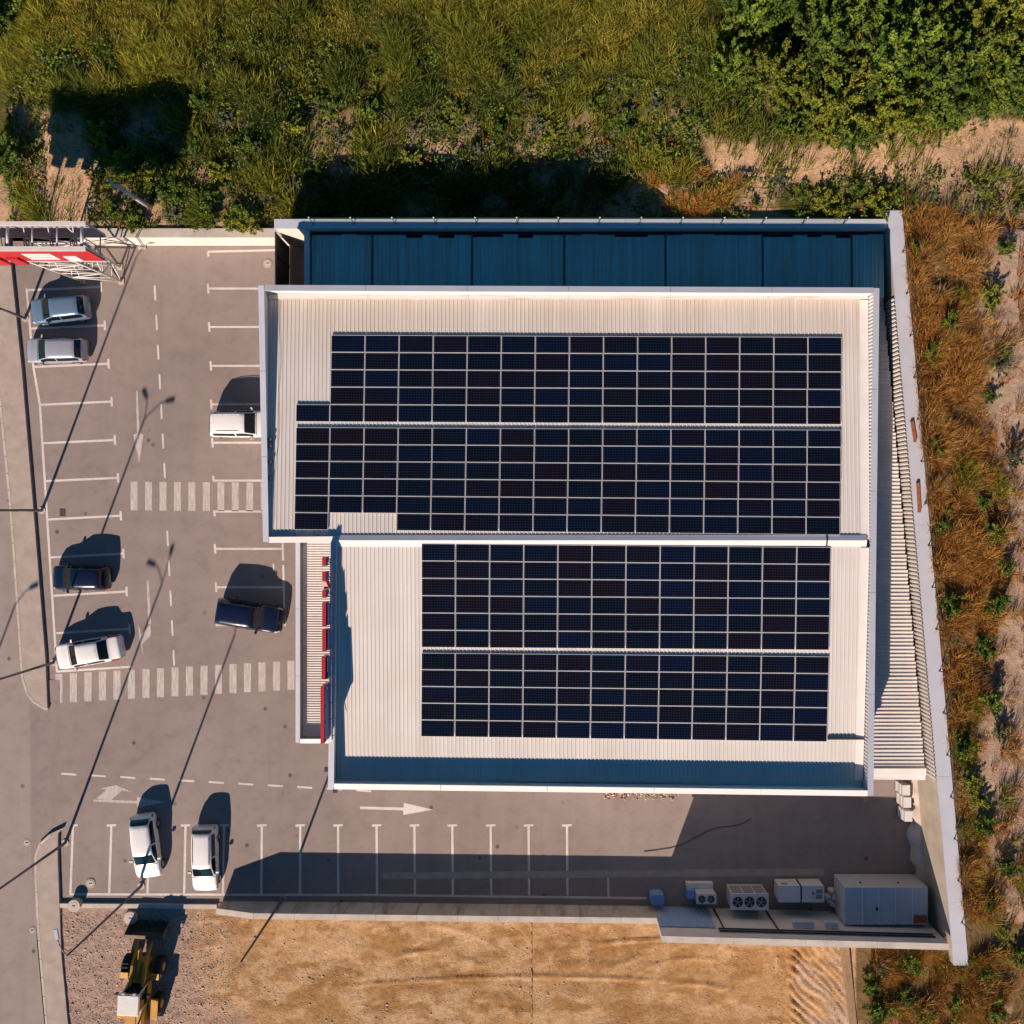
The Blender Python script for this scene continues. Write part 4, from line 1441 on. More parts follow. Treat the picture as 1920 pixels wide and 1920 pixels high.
for a, b in zip(legs, tops):
    MB().tube(a, b, .075, .065, 8).build('leg', M['truss'], bb)
    MB().box(a.x - .18, a.x + .18, a.y - .18, a.y + .18, 0, .08).build('foot_plate', M['concrete'], bb)
for i, j in ((0, 1), (0, 2), (1, 3), (2, 3)):
    n = 5
    for k in range(n):
        s0, s1 = k / n, (k + 1) / n
        a, b = legs[i].lerp(tops[i], s0), legs[j].lerp(tops[j], s1)
        if k % 2:
            a, b = legs[j].lerp(tops[j], s0), legs[i].lerp(tops[i], s1)
        MB().tube(a, b, .04, n=6).build('brace', M['truss'], bb)
        MB().tube(legs[i].lerp(tops[i], s1 * .99), legs[j].lerp(tops[j], s1 * .99), .04, n=6).build('tie_bar', M['truss'], bb)
for dx in (0, .14):
    a = W(266, 462)
    MB().tube((a.x + dx, a.y, 0), (bx1 - .05, yN - .2 - dx, ZB), .03, n=6).build('stay', M['pole'], bb)
a = W(266, 462)
MB().box(a.x - .2, a.x + .3, a.y - .2, a.y + .2, 0, .1).build('foot_plate', M['concrete'], bb)


# ------------------------------------------------------------------ street lamps
def lamp(u, v, h, arms, label, z0=0.0, tilt=(0, 0)):
    b = W(u, v, z0)
    r = thing('street_lamp', (b.x, b.y, z0), label, 'street lamp', 'street lamps around the lot')
    top = Vector((b.x + tilt[0], b.y + tilt[1], z0 + h))
    MB().tube((b.x, b.y, z0), b.lerp(top, .3), .105, .085, 10).tube(b.lerp(top, .3), top, .085, .055, 10).build('pole', M['pole'], r)
    MB().cyl(b.x, b.y, z0, z0 + .06, .24, 12).build('base_plate', M['concrete'], r)
    for (dx, dy) in arms:
        d = Vector((dx, dy, 0))
        pts = [top + d * s + Vector((0, 0, .55 * math.sin(s * math.pi / 2))) for s in (0, .25, .5, .75, 1)]
        pts[0] = top
        am = MB().path(pts, .035, 7).build('arm', M['pole'], r)
        dn = d.normalized()
        e = pts[-1]
        n = Vector((-dn.y, dn.x, 0))
        b4 = [e - n * .09, e + dn * .58 - n * .12, e + dn * .58 + n * .12, e + n * .09]
        lo = [(p.x, p.y, p.z - .05) for p in b4]
        hi = [(p.x, p.y, p.z + .07) for p in b4]
        MB().hexa(lo, hi).build('lamp_head', M['unitgrey'], am)
    return r


lamp(48, 597, 10.0, [(.9, .5)], 'street lamp at the left lot edge beside the pale blue hatchback', 0.0)
lamp(79, 957, 10.2, [(1.1, .75)], 'street lamp at the left lot edge halfway down the parking row', 0.0)
lamp(101, 1242, 9.8, [(1.1, .25), (-.2, .5)], 'street lamp beside the white sedan at the end of the left row', 0.0)
lamp(123, 1580, 10.4, [(.25, 1.1), (-.8, .35)], 'street lamp on the rounded pavement end near the lower entrance', 0.0)
lamp(265, 1661, 10.1, [(-.25, 1.2)], 'street lamp in front of the white hatchback at the lower lot edge', 0.0)
lamp(531, 1684, 9.2, [], 'plain slender lamp post rising from the lower lot edge by the low wall', 0.0)
lamp(-145, 1600, 10.0, [(.8, .4)], 'street lamp on the far side of the road', ROADZ)

# pole on the hillside
zb = float(zterr(W(282, 388, 2.2).x, W(282, 388, 2.2).y))
b = W(282, 388, zb)
tp = W(205, 340, zb + 5.8)
up = thing('utility_pole', (b.x, b.y, zb), 'short pale leaning utility pole in the weeds right of the billboard', 'pole')
MB().tube((b.x, b.y, zb - .3), tp, .17, .10, 12).build('shaft', M['concrete'], up)
MB().tube((tp.x - .5, tp.y, tp.z - .3), (tp.x + .5, tp.y, tp.z - .3), .05, n=8).build('crossarm', M['pole'], up)


# ------------------------------------------------------------------ cars
PROF = {
    # x/L, halfwidth factor, belt z, roof halfwidth factor, roof z (fraction of H if < 0)
    'hatch': dict(st=[(-.500, .74, .50, .66, .54), (-.488, .86, .72, .74, .78), (-.462, .93, .86, .77, .96), (-.37, .97, .90, .70, -.955), (-.12, 1.0, .90, .73, -1.0), (.07, 1.0, .90, .71, -.975),
                      (.25, .99, .89, .80, .97), (.38, .97, .82, .82, .87), (.455, .91, .70, .76, .74), (.49, .80, .52, .66, .56), (.5, .70, .42, .60, .45)], rw=(2, 3), ws=(5, 6), side=(2.5, 5.9), bp=4.3),
    'sedan': dict(st=[(-.500, .76, .50, .68, .56), (-.488, .88, .78, .78, .86), (-.46, .93, .88, .80, .95), (-.33, .97, .91, .78, .99), (-.19, .99, .91, .70, -.97), (-.02, 1.0, .90, .72, -1.0), (.10, 1.0, .89, .71, -.97),
                      (.25, .99, .88, .80, .95), (.38, .97, .80, .82, .85), (.455, .91, .68, .76, .72), (.49, .80, .50, .66, .54), (.5, .70, .42, .60, .45)], rw=(3, 4), ws=(6, 7), side=(3.5, 6.9), bp=5.2),
    'wagon': dict(st=[(-.500, .76, .50, .68, .56), (-.492, .90, .80, .80, .86), (-.475, .94, .90, .80, 1.02), (-.43, .97, .92, .72, -.94), (-.15, 1.0, .92, .74, -1.0), (.07, 1.0, .91, .72, -.975),
                      (.24, .99, .90, .81, .99), (.38, .97, .83, .83, .89), (.455, .91, .70, .77, .75), (.49, .80, .52, .66, .56), (.5, .70, .42, .60, .45)], rw=(2, 3), ws=(5, 6), side=(3.0, 5.9), bp=4.35),
    'suv': dict(st=[(-.500, .78, .60, .70, .66), (-.493, .91, .88, .80, .95), (-.48, .95, 1.02, .80, 1.14), (-.435, .97, 1.04, .72, -.95), (-.15, 1.0, 1.04, .74, -1.0), (.06, 1.0, 1.03, .72, -.975),
                    (.22, .99, 1.02, .81, 1.12), (.37, .97, .97, .83, 1.03), (.45, .92, .86, .78, .92), (.49, .82, .62, .68, .68), (.5, .72, .50, .62, .54)], rw=(2, 3), ws=(5, 6), side=(3.0, 5.9), bp=4.35),
}


def car_surface(kind, L, Wd, H):
    st = PROF[kind]['st']
    A = np.array([(x * L, w * Wd / 2, zb, r * Wd / 2, (-z * H if z < 0 else z)) for x, w, zb, r, z in st])

    def params(s):
        s = min(max(s, 0), len(A) - 1)
        i = min(int(s), len(A) - 2)
        f = s - i
        p0, p1, p2, p3 = A[max(i - 1, 0)], A[i], A[i + 1], A[min(i + 2, len(A) - 1)]
        lin = p1 * (1 - f) + p2 * f
        cr = 0.5 * ((2 * p1) + (-p0 + p2) * f + (2 * p0 - 5 * p1 + 4 * p2 - p3) * f * f + (-p0 + 3 * p1 - 3 * p2 + p3) * f ** 3)
        return lin * .65 + cr * .35

    def S(s, t, side=1):
        x, w, zb, r, zt = params(s)
        K = [(w * .86, .20), (w * .97, .30), (w * 1.0, .52), (w * .985, zb * .84 + .02), (w * .95, zb), (r + (w * .95 - r) * .12, zb + (zt - zb) * .86), (r * .80, zt + .006), (r * .45, zt + .03), (0, zt + .04)]
        t = min(max(t, 0), 8)
        i = min(int(t), 7)
        f = t - i
        y = K[i][0] * (1 - f) + K[i + 1][0] * f
        z = K[i][1] * (1 - f) + K[i + 1][1] * f
        return Vector((x, y * side, z))
    return S, len(A)


def patch(S, s0, s1, t0, t1, ns, nt, off, side):
    """piece of the car's skin lifted off it; side 0 spans the whole width"""
    ts = [(t0 + (t1 - t0) * j / nt, side) for j in range(nt + 1)] if side else \
        [(t0 + (t1 - t0) * j / nt, 1) for j in range(nt + 1)] + [(t1 + (t0 - t1) * j / nt, -1) for j in range(1, nt + 1)]
    vs, fs = [], []
    e = 0.04
    for i in range(ns + 1):
        s = s0 + (s1 - s0) * i / ns
        for t_, sd in ts:
            p = S(s, t_, sd)
            ds = S(s + e, t_, sd) - S(s - e, t_, sd)
            dt = S(s, min(t_ + e, 7.98), sd) - S(s, t_ - e, sd)
            n = dt.cross(ds) * sd
            n = n.normalized() if n.length > 1e-9 else Vector((0, 0, 1))
            vs.append(p + n * off)
    m = len(ts)
    for i in range(ns):
        for j in range(m - 1):
            fs.append((i * m + j, i * m + m + j, i * m + m + j + 1, i * m + j + 1) if (side >= 0) else (i * m + j, i * m + j + 1, i * m + m + j + 1, i * m + m + j))
    return MB().add(vs, fs, True)


def make_car(kind, L, Wd, H, col, metal, u, v, heading, label, rails=False, sunroof=False, plate=True):
    g = W(u, v, 0)
    r = thing('parked_car', (g.x, g.y, 0), label, 'car', 'cars parked in the lot', math.radians(heading))
    pm = paint_car('car_paint', col, metal)
    S, ns = car_surface(kind, L, Wd, H)
    P_ = PROF[kind]

    def put(mb, name, mat, par=r):
        o = bpy.data.objects.new(name, mb.mesh(name))
        o.data.materials.append(mat)
        o.parent = par
        C.objects.link(o)
        return o
    sub = 4
    N = (ns - 1) * sub
    tt = [0, 1, 2, 3, 3.6, 4, 4.5, 5, 5.5, 6, 6.5, 7, 8]
    vs, fs = [], []
    for i in range(N + 1):
        for t_ in tt:
            vs.append(S(i / sub, t_, 1))
        for t_ in reversed(tt[:-1]):
            vs.append(S(i / sub, t_, -1))
    m = 2 * len(tt) - 1
    for i in range(N):
        for j in range(m - 1):
            fs.append((i * m + j, (i + 1) * m + j, (i + 1) * m + j + 1, i * m + j + 1))
        fs.append((i * m + m - 1, (i + 1) * m + m - 1, (i + 1) * m, i * m))
    fs.append(tuple(range(m)))
    fs.append(tuple(N * m + j for j in range(m - 1, -1, -1)))
    body = put(MB().add(vs, fs, True), 'body', pm)
    w0, w1 = P_['ws']
    r0, r1 = P_['rw']
    put(patch(S, w0 + .10, w1 - .04, 5.25, 8, 8, 8, .010, 0), 'windshield', M['glass'])
    put(patch(S, r0 + .10, r1 - .12, 5.3, 8, 6, 8, .010, 0), 'rear_window', M['glass'])
    a, b = P_['side']
    bp = P_['bp']
    for sd in (1, -1):
        put(patch(S, a + .06, bp - .05, 4.14, 4.92, 8, 3, .010, sd), 'side_window', M['glass'])
        put(patch(S, bp + .05, b - .12, 4.14, 4.92, 10, 3, .010, sd), 'side_window', M['glass'])
        put(patch(S, ns - 3.4, ns - 2.25, 3.3, 4.6, 6, 3, .010, sd), 'headlight', M['lampglass'])
        put(patch(S, .75, r0 - .05, 3.2, 4.8, 5, 4, .010, sd), 'taillight', M['tail'])
        put(patch(S, a + .2, b - .2, 1.2, 1.6, 10, 1, .012, sd), 'sill_trim', M['rubber'])
        # door seams and handles
        for s_ in (bp, b - .55, a + .35):
            put(patch(S, s_ - .012, s_ + .012, 1.7, 4.05, 1, 8, .006, sd), 'door_seam', M['rubber'])
        for s_ in (bp - .35, bp + .5):
            q = S(s_, 3.6, sd)
            put(MB().box(q.x - .09, q.x + .09, q.y - .02, q.y + .02, q.z - .015, q.z + .015), 'door_handle', pm)
        # mirror
        q = S(w1 - .35, 4.1, sd)
        mm = put(MB().hexa([(q.x - .07, q.y + sd * .02, q.z), (q.x + .07, q.y + sd * .02, q.z), (q.x + .02, q.y + sd * .24, q.z + .02), (q.x - .10, q.y + sd * .24, q.z + .02)],
                           [(q.x - .07, q.y + sd * .02, q.z + .11), (q.x + .06, q.y + sd * .02, q.z + .09), (q.x + .0, q.y + sd * .22, q.z + .14), (q.x - .09, q.y + sd * .23, q.z + .15)]), 'mirror', pm)
        put(MB().box(q.x - .115, q.x - .105, q.y + sd * .13 - .08, q.y + sd * .13 + .08, q.z + .03, q.z + .13), 'mirror_glass', M['glass'], mm)
        for xw_ in (-.315 * L, .315 * L):
            yo = Wd / 2 * .985
            wh = put(MB().tube((xw_, sd * (yo - .2), .31), (xw_, sd * (yo + .012), .31), .315, .31, 20), 'wheel', M['rubber'])
            put(MB().tube((xw_, sd * (yo + .0), .31), (xw_, sd * (yo + .02), .31), .21, .19, 16), 'rim', M['rim'], wh)
            vs, fs = [], []
            for k in range(13):
                a_ = math.pi * k / 12
                for rr in (.325, .37):
                    vs.append((xw_ + rr * math.cos(a_), sd * (yo + .022), .31 + rr * math.sin(a_)))
            put(MB().add(vs, [(2 * k, 2 * k + 1, 2 * k + 3, 2 * k + 2) for k in range(12)]), 'wheel_arch', M['rubber'])
        if rails:
            pts = [S(a + .15 + (w0 - a - .35) * k / 6, 5.8, sd) + Vector((0, 0, .05 if 0 < k < 6 else 0)) for k in range(7)]
            put(MB().path(pts, .018, 6), 'roof_rail', M['rubber'] if rails == 'dark' else M['alu'])
    # hood shut line, grille, wipers, plates, aerial
    put(patch(S, w1 + .04, w1 + .10, 4.6, 8, 1, 8, .007, 0), 'hood_seam', M['rubber'])
    put(patch(S, ns - 1.9, ns - 1.1, 3.0, 8, 4, 5, .008, 0), 'grille', M['rubber'])
    for k in (-.28, .18):
        q0, q1 = S(w1 - .05, 7.6, 1), S(w1 - .42, 7.2, 1)
        put(MB().tube((q0.x, k, q0.z + .015), (q1.x, k + .42, q1.z + .02), .010, n=5), 'wiper', M['rubber'])
    q = S(0.4, 6.5, 1)
    put(MB().box(-L / 2 - .012, -L / 2 + .005, -.26, .26, .52, .63), 'licence_plate', M['unit'])
    put(MB().tube((S(r1 + .2, 8).x, 0, S(r1 + .2, 8).z), (S(r1 + .2, 8).x - .25, 0, S(r1 + .2, 8).z + .22), .006, n=5), 'aerial', M['rubber'])
    if sunroof:
        put(patch(S, w0 - .75, w0 - .25, 6.4, 8, 4, 6, .008, 0), 'sunroof', M['glass'])
    return r


make_car('hatch', 3.95, 1.70, 1.45, (0.15, 0.235, 0.34), 0.3, 121, 584, 186, 'pale blue hatchback with red tail lamps, topmost car in the left row')
make_car('hatch', 4.05, 1.70, 1.43, (0.44, 0.45, 0.50), 0.35, 114, 660, 181, 'silver hatchback just below the pale blue one in the left row')
make_car('suv', 4.35, 1.80, 1.62, (0.80, 0.77, 0.74), 0.0, 462, 797, 0, 'white car with dark windshield half hidden under the roof edge', rails=True)
make_car('hatch', 3.85, 1.68, 1.46, (0.004, 0.009, 0.032), 0.0, 160, 1082, 179, 'dark blue hatchback in the middle of the left parking row')
make_car('sedan', 4.55, 1.76, 1.46, (0.80, 0.77, 0.74), 0.0, 175, 1220, 190, 'white sedan at the lower end of the left row by the crosswalk')
make_car('suv', 4.45, 1.84, 1.62, (0.003, 0.007, 0.028), 0.0, 474, 1152, -9, 'navy blue car parked askew left of the canopy')
make_car('hatch', 4.3, 1.76, 1.46, (0.80, 0.77, 0.74), 0.0, 281, 1581, 270 + 7, 'white hatchback parked askew in the lower left bays', sunroof=False)
make_car('wagon', 4.4, 1.74, 1.48, (0.80, 0.77, 0.74), 0.0, 391, 1604, 270 + 1, 'white estate car with roof rails next to the low wall', rails='dark')

# ------------------------------------------------------------------ wheel loader at the bottom edge (its front points up the picture)
lp = Vector((-26.55, -31.6, 0.08))
ld = thing('wheel_loader', lp, 'yellow wheel loader with white cab roof on the gravel at the lower left', 'loader', None, math.radians(-3))


def lput(mb, name, mat, par=ld):
    o = bpy.data.objects.new(name, mb.mesh(name))
    o.data.materials.append(M[mat])
    o.parent = par
    C.objects.link(o)
    return o


def chamfer_box(x0, x1, y0, y1, z0, z1, c):
    m = MB()
    poly = [(x0 + c, y0), (x1 - c, y0), (x1, y0 + c), (x1, y1 - c), (x1 - c, y1), (x0 + c, y1), (x0, y1 - c), (x0, y0 + c)]
    inn = [(x0 + 1.6 * c, y0 + c), (x1 - 1.6 * c, y0 + c), (x1 - c, y0 + 1.6 * c), (x1 - c, y1 - 1.6 * c), (x1 - 1.6 * c, y1 - c), (x0 + 1.6 * c, y1 - c), (x0 + c, y1 - 1.6 * c), (x0 + c, y0 + 1.6 * c)]
    vs = [(x, y, z0) for x, y in poly] + [(x, y, z1 - c) for x, y in poly] + [(x, y, z1) for x, y in inn]
    fs = [tuple(range(7, -1, -1)), tuple(range(16, 24))]
    for k in range(8):
        q = (k + 1) % 8
        fs += [(k, q, 8 + q, 8 + k), (8 + k, 8 + q, 16 + q, 16 + k)]
    return m.add(vs, fs)


for (x, y) in ((-1.05, 1.15), (1.05, 1.15), (-1.05, -1.35), (1.05, -1.35)):
    wh = lput(MB().tube((x - .24, y, .66), (x + .24, y, .66), .64, .64, 24).tube((x - .27, y, .66), (x - .24, y, .66), .52, .64, 24).tube((x + .24, y, .66), (x + .27, y, .66), .64, .52, 24), 'wheel', 'rubber')
    sd = 1 if x > 0 else -1
    lput(MB().tube((x + sd * .22, y, .66), (x + sd * .285, y, .66), .30, .26, 16), 'rim', 'yellow', wh)
    tr = MB()
    for k in range(18):
        a = 2 * math.pi * k / 18
        cy_, cz_ = y + .65 * math.cos(a), .66 + .65 * math.sin(a)
        tr.box(x - .22, x + .22, cy_ - .05, cy_ + .05, cz_ - .05, cz_ + .05)
    lput(tr, 'tread', 'rubber', wh)
lput(chamfer_box(-.62, .62, -3.2, -.9, .75, 2.0, .12), 'engine_hood', 'yellow')
lput(chamfer_box(-.95, .95, -3.5, -3.0, .5, 1.35, .1), 'counterweight', 'yellow')
for sx_ in (-1, 1):
    lput(MB().hexa([(sx_ * .7, -2.1, 1.34), (sx_ * 1.32, -2.1, 1.34), (sx_ * 1.32, -.7, 1.34), (sx_ * .7, -.7, 1.34)],
                   [(sx_ * .7, -2.1, 1.42), (sx_ * 1.32, -2.0, 1.42), (sx_ * 1.32, -.8, 1.42), (sx_ * .7, -.7, 1.42)]), 'fender', 'yellow')
    lput(MB().hexa([(sx_ * .75, .6, 1.36), (sx_ * 1.3, .6, 1.36), (sx_ * 1.3, 1.0, 1.40), (sx_ * .75, 1.0, 1.40)],
                   [(sx_ * .75, .6, 1.42), (sx_ * 1.3, .6, 1.42), (sx_ * 1.3, 1.0, 1.46), (sx_ * .75, 1.0, 1.46)]), 'fender', 'yellow')
    arm = MB()
    for (a, b) in (((.35, 1.75), (1.6, 1.55)), ((1.6, 1.55), (3.0, .55))):
        arm.hexa([(sx_ * .42 - .08, a[0], a[1] - .16), (sx_ * .42 + .08, a[0], a[1] - .16), (sx_ * .42 + .08, b[0], b[1] - .16), (sx_ * .42 - .08, b[0], b[1] - .16)],
                 [(sx_ * .42 - .08, a[0], a[1] + .16), (sx_ * .42 + .08, a[0], a[1] + .16), (sx_ * .42 + .08, b[0], b[1] + .13), (sx_ * .42 - .08, b[0], b[1] + .13)])
    lput(arm, 'lift_arm', 'yellow')
    lput(MB().tube((sx_ * .26, .4, 1.0), (sx_ * .30, 1.9, 1.25), .06, n=8), 'hydraulic_cylinder', 'pole')
    lput(MB().tube((sx_ * .72, -.2, 2.3), (sx_ * 1.05, .05, 2.35), .02, n=6), 'mirror_stalk', 'dark')
    lput(MB().box(sx_ * 1.05 - .09, sx_ * 1.05 + .09, .03, .08, 2.15, 2.5), 'mirror', 'dark')
lput(MB().tube((0, .6, 1.75), (0, 2.3, 1.45), .07, n=8).box(-.08, .08, 1.5, 2.6, 1.35, 1.62), 'tilt_link', 'yellow')
lput(chamfer_box(-.5, .5, .2, 1.7, .55, 1.30, .08), 'front_frame', 'yellow')
# bucket: curved shell with side plates, its shadow painted in as dark steel
vs, fs = [], []
prof = [(3.95, .10), (3.5, .06), (3.15, .12), (2.98, .38), (2.98, .75), (3.12, 1.02), (3.35, 1.12)]
for (y, z) in prof:
    vs += [(-1.28, y, z), (1.28, y, z), (-1.28, y - .05, z - .03), (1.28, y - .05, z - .03)]
for k in range(len(prof) - 1):
    o = 4 * k
    fs += [(o, o + 1, o + 5, o + 4), (o + 2, o + 6, o + 7, o + 3)]
bk = lput(MB().add(vs, fs), 'bucket', 'shadowsteel')
for sx_ in (-1.28, 1.28):
    lput(MB().add([(sx_, y, z) for y, z in prof] + [(sx_ + .04, y, z) for y, z in prof],
                  [tuple(range(7)), tuple(range(13, 6, -1))] + [(k, (k + 1) % 7, 7 + (k + 1) % 7, 7 + k) for k in range(7)]), 'side_plate', 'shadowsteel', bk)
for k in range(7):
    x = -1.15 + k * .383
    lput(MB().hexa([(x - .05, 3.9, .06), (x + .05, 3.9, .06), (x + .03, 4.15, .05), (x - .03, 4.15, .05)], [(x - .05, 3.9, .14), (x + .05, 3.9, .14), (x + .03, 4.15, .08), (x - .03, 4.15, .08)]), 'tooth', 'pole', bk)
cab = lput(MB().box(-.66, .66, -.95, .45, .9, 1.55), 'cab', 'yellow')
for (x, y, tx_, ty_) in ((-.63, .42, -.55, .22), (.63, .42, .55, .22), (-.63, -.92, -.58, -.85), (.63, -.92, .58, -.85)):
    lput(MB().tube((x, y, 1.55), (tx_, ty_, 2.85), .045, n=6), 'cab_post', 'loaderwhite', cab)
lput(chamfer_box(-.70, .70, -1.02, .34, 2.85, 3.02, .05), 'cab_roof', 'loaderwhite', cab)
lput(MB().quad((-.6, .40, 1.58), (.6, .40, 1.58), (.53, .215, 2.82), (-.53, .215, 2.82)), 'cab_window', 'glass', cab)
for sx_ in (-1, 1):
    lput(MB().quad((sx_ * .63, -.88, 1.58), (sx_ * .63, .38, 1.58), (sx_ * .56, .2, 2.82), (sx_ * .585, -.83, 2.82)), 'cab_window', 'glass', cab)
lput(MB().quad((.6, -.91, 1.58), (-.6, -.91, 1.58), (-.55, -.855, 2.82), (.55, -.855, 2.82)), 'cab_window', 'glass', cab)
lput(MB().tube((.35, -2.0, 1.95), (.35, -2.0, 2.7), .06, n=10), 'exhaust_pipe', 'pole')
lput(MB().box(.10, .16, -2.9, -1.1, 2.0, 2.04), 'hood_handle', 'pole')
for x in (-.35, .35):
    lput(MB().box(x - .1, x + .1, .34, .42, 2.86, 3.0), 'work_lamp', 'lampglass', cab)

# ------------------------------------------------------------------ planting
def clump_blades(n, spread, h, w, lean, rg):
    """thin triangular blades: (n,4,3) as two-triangle strips -> verts (n*4), tris"""
    a = rg.uniform(0, 2 * np.pi, n)
    r = spread * np.sqrt(rg.uniform(0, 1, n))
    base = np.stack([r * np.cos(a), r * np.sin(a), np.zeros(n)], 1)
    da = a + rg.normal(0, .8, n)
    out = np.stack([np.cos(da), np.sin(da), np.zeros(n)], 1) * (lean * rg.uniform(.3, 1.2, n))[:, None]
    hh = h * rg.uniform(.55, 1.1, n)
    sd = rg.uniform(0, 2 * np.pi, n)
    side = np.stack([np.cos(sd), np.sin(sd), np.zeros(n)], 1) * (w * rg.uniform(.6, 1.2, n) / 2)[:, None]
    mid = base + out * .35
    mid[:, 2] += hh * .55
    tip = base + out
    tip[:, 2] += hh
    v = np.stack([base - side, base + side, mid + side * .7, mid - side * .7, tip], 1)
    return v            # n,5,3


def blades_mesh(pts, z, hs, ws, lean, nb, cols, spread, rg):
    """merge tufts at pts (k,2) into vertex / triangle arrays"""
    k = len(pts)
    n = k * nb
    v = clump_blades(n, 1.0, 1.0, 1.0, 1.0, rg)
    rep = lambda q: np.repeat(q, nb, axis=0)
    hs_, ws_, sp_, ln_ = rep(hs), rep(ws), rep(spread), rep(lean)
    base = (v[:, 0] + v[:, 1]) / 2
    side = (v[:, 1] - v[:, 0]) / 2
    mid = (v[:, 2] + v[:, 3]) / 2 - base
    tip = v[:, 4] - base
    b = base * sp_[:, None]
    mul = np.stack([ln_, ln_, hs_], 1)
    mid, tip = mid * mul, tip * mul
    side = side * ws_[:, None]
    V = np.stack([b - side, b + side, b + mid + side * .7, b + mid - side * .7, b + tip], 1)
    P3 = np.concatenate([pts, z[:, None]], 1)
    V += rep(P3)[:, None, :]
    o = np.arange(n)[:, None, None] * 5
    T = (np.array([[0, 1, 2], [0, 2, 3], [3, 2, 4]])[None] + o).reshape(-1, 3)
    c = rep(cols) * rg.uniform(.75, 1.25, (n, 1))
    Cc = np.repeat(c[:, None, :], 5, axis=1).reshape(-1, 3)
    return V.reshape(-1, 3), T, Cc


def leaves_arr(cent, size, rg, up=0.5):
    n = len(cent)
    nr = rg.normal(size=(n, 3))
    nr[:, 2] = np.abs(nr[:, 2]) + up
    nr /= np.linalg.norm(nr, axis=1)[:, None]
    a = np.cross(nr, rg.normal(size=(n, 3)))
    a /= np.linalg.norm(a, axis=1)[:, None]
    b = np.cross(nr, a)
    s = size[:, None]
    V = np.stack([cent - a * s, cent - b * s * .5, cent + a * s, cent + b * s * .5], 1)
    o = np.arange(n)[:, None, None] * 4
    T = (np.array([[0, 1, 2], [0, 2, 3]])[None] + o).reshape(-1, 3)
    return V.reshape(-1, 3), T


def scatter(n, u0, u1, v0, v1, z0=3.0):
    a, b = W(u0, v1, z0), W(u1, v0, z0)
    x = rng.uniform(a.x, b.x, n)
    y = rng.uniform(a.y, b.y, n)
    z = zterr(x, y)
    inside = inpoly(x, y, hole)
    k = ~inside
    x, y, z = x[k], y[k], z[k]
    u, v = uvof(x, y, z)
    return x, y, z, u, v


def off_walls(x, y):
    """keep plants off the wall tops"""
    e = (x < wall_x(y) + 1.0) & (x > wall_x(y) - .5) & (y > -29.0) & (y < 19.3)
    nn = (y < 18.75) & (y > 17.5) & (x < 23.2)
    s = (y > -27.75) & (y < -26)
    return ~(e | nn | s)


OLIVE = np.array([0.255, 0.245, 0.028])
YEL = np.array([0.42, 0.32, 0.05])
DGR = np.array([0.052, 0.086, 0.016])
MGR = np.array([0.140, 0.195, 0.024])
GREY = np.array([0.17, 0.18, 0.10])
ORA = np.array([0.53, 0.285, 0.07])
ORD2 = np.array([0.37, 0.165, 0.040])
STRAW = np.array([0.52, 0.36, 0.17])


def mixc(a, b, f):
    return a[None] * (1 - f[:, None]) + b[None] * f[:, None]


# --- hillside meadow (north)
x, y, z, u, v = scatter(36000, -40, 1960, -60, 440, 4)
soil = (u > 85) & (u < 165) & (v > 205) & (v < 425)
bank = (u > 1315) & (v > 262 + 46 * np.sin((u - 1330) / 95.0) * .4 - (u - 1640).clip(0) * .11 - 5)
patchy = fbm(x * .35, y * .35, 51) > .53
dens = np.where(v < 140, 1.0, .85)
dens = np.where(v > 200, .6, dens)
dens = np.where(patchy & (v > 200), .16, dens)
dens = np.where(soil, .08, dens)
dens = np.where(bank, .09, dens)
dens = np.where((u > 1340) & ~bank, .35, dens)
keep_ = (rng.uniform(size=len(x)) < dens) & off_walls(x, y) & (y > 18.4)
x, y, z, u, v = [q[keep_] for q in (x, y, z, u, v)]
f = np.clip(fbm(x * .28, y * .28, 91) * 1.7 - .45 + .25 * sstep(260, 0, v) + .2 * sstep(400, 60, u), 0, 1)
cols = mixc(DGR * 1.25, OLIVE * 1.15, f)
f2 = np.clip((fbm(x * .6, y * .6, 95) - .52) * 4 + .35 * sstep(180, 0, v), 0, 1) * rng.uniform(0, 1, len(x))
cols = cols * (1 - f2[:, None]) + YEL[None] * f2[:, None]
hs = (0.35 + 1.25 * sstep(.40, .66, fbm(x * .55, y * .55, 97))) * rng.uniform(.6, 1.25, len(x))
VV, TT, CC = blades_mesh(np.stack([x, y], 1), z - .05, hs * .82, np.full(len(x), .05), hs * .5, 12, cols, np.full(len(x), .24), rng)
o = bpy.data.objects.new('meadow_grass', np_mesh('meadow_grass', VV, TT, CC))
o.data.materials.append(M['grass'])
C.objects.link(o)
tag(o, 'tall olive meadow grass covering the hillside at the top', 'grass', None, 'stuff')

# --- leafy weeds and wild flowers between the grass
x, y, z, u, v = scatter(5200, -40, 1960, 60, 435, 4)
keep_ = off_walls(x, y) & (y > 18.5) & ~((u > 85) & (u < 165) & (v > 205)) & (rng.uniform(size=len(x)) < np.where(fbm(x * .5, y * .5, 120) > .5, .85, .3))
keep_ &= ~((u > 1330) & (v > 250) & (v < 330))
x, y, z, u, v = [q[keep_] for q in (x, y, z, u, v)]
k = len(x)
nl = 16
ce = np.repeat(np.stack([x, y, z], 1), nl, 0)
rad = np.repeat(rng.uniform(.2, .5, k), nl)
dv = rng.normal(size=(k * nl, 3))
dv /= np.linalg.norm(dv, axis=1)[:, None]
dv[:, 2] = np.abs(dv[:, 2])
ce = ce + dv * rad[:, None] * rng.uniform(.5, 1, (k * nl, 1)) + np.array([0, 0, .2])
sz = rng.uniform(.06, .15, k * nl)
VV, TT = leaves_arr(ce, sz, rng)
f = rng.uniform(0, 1, k)
cc = mixc(DGR, MGR * 1.2, f)
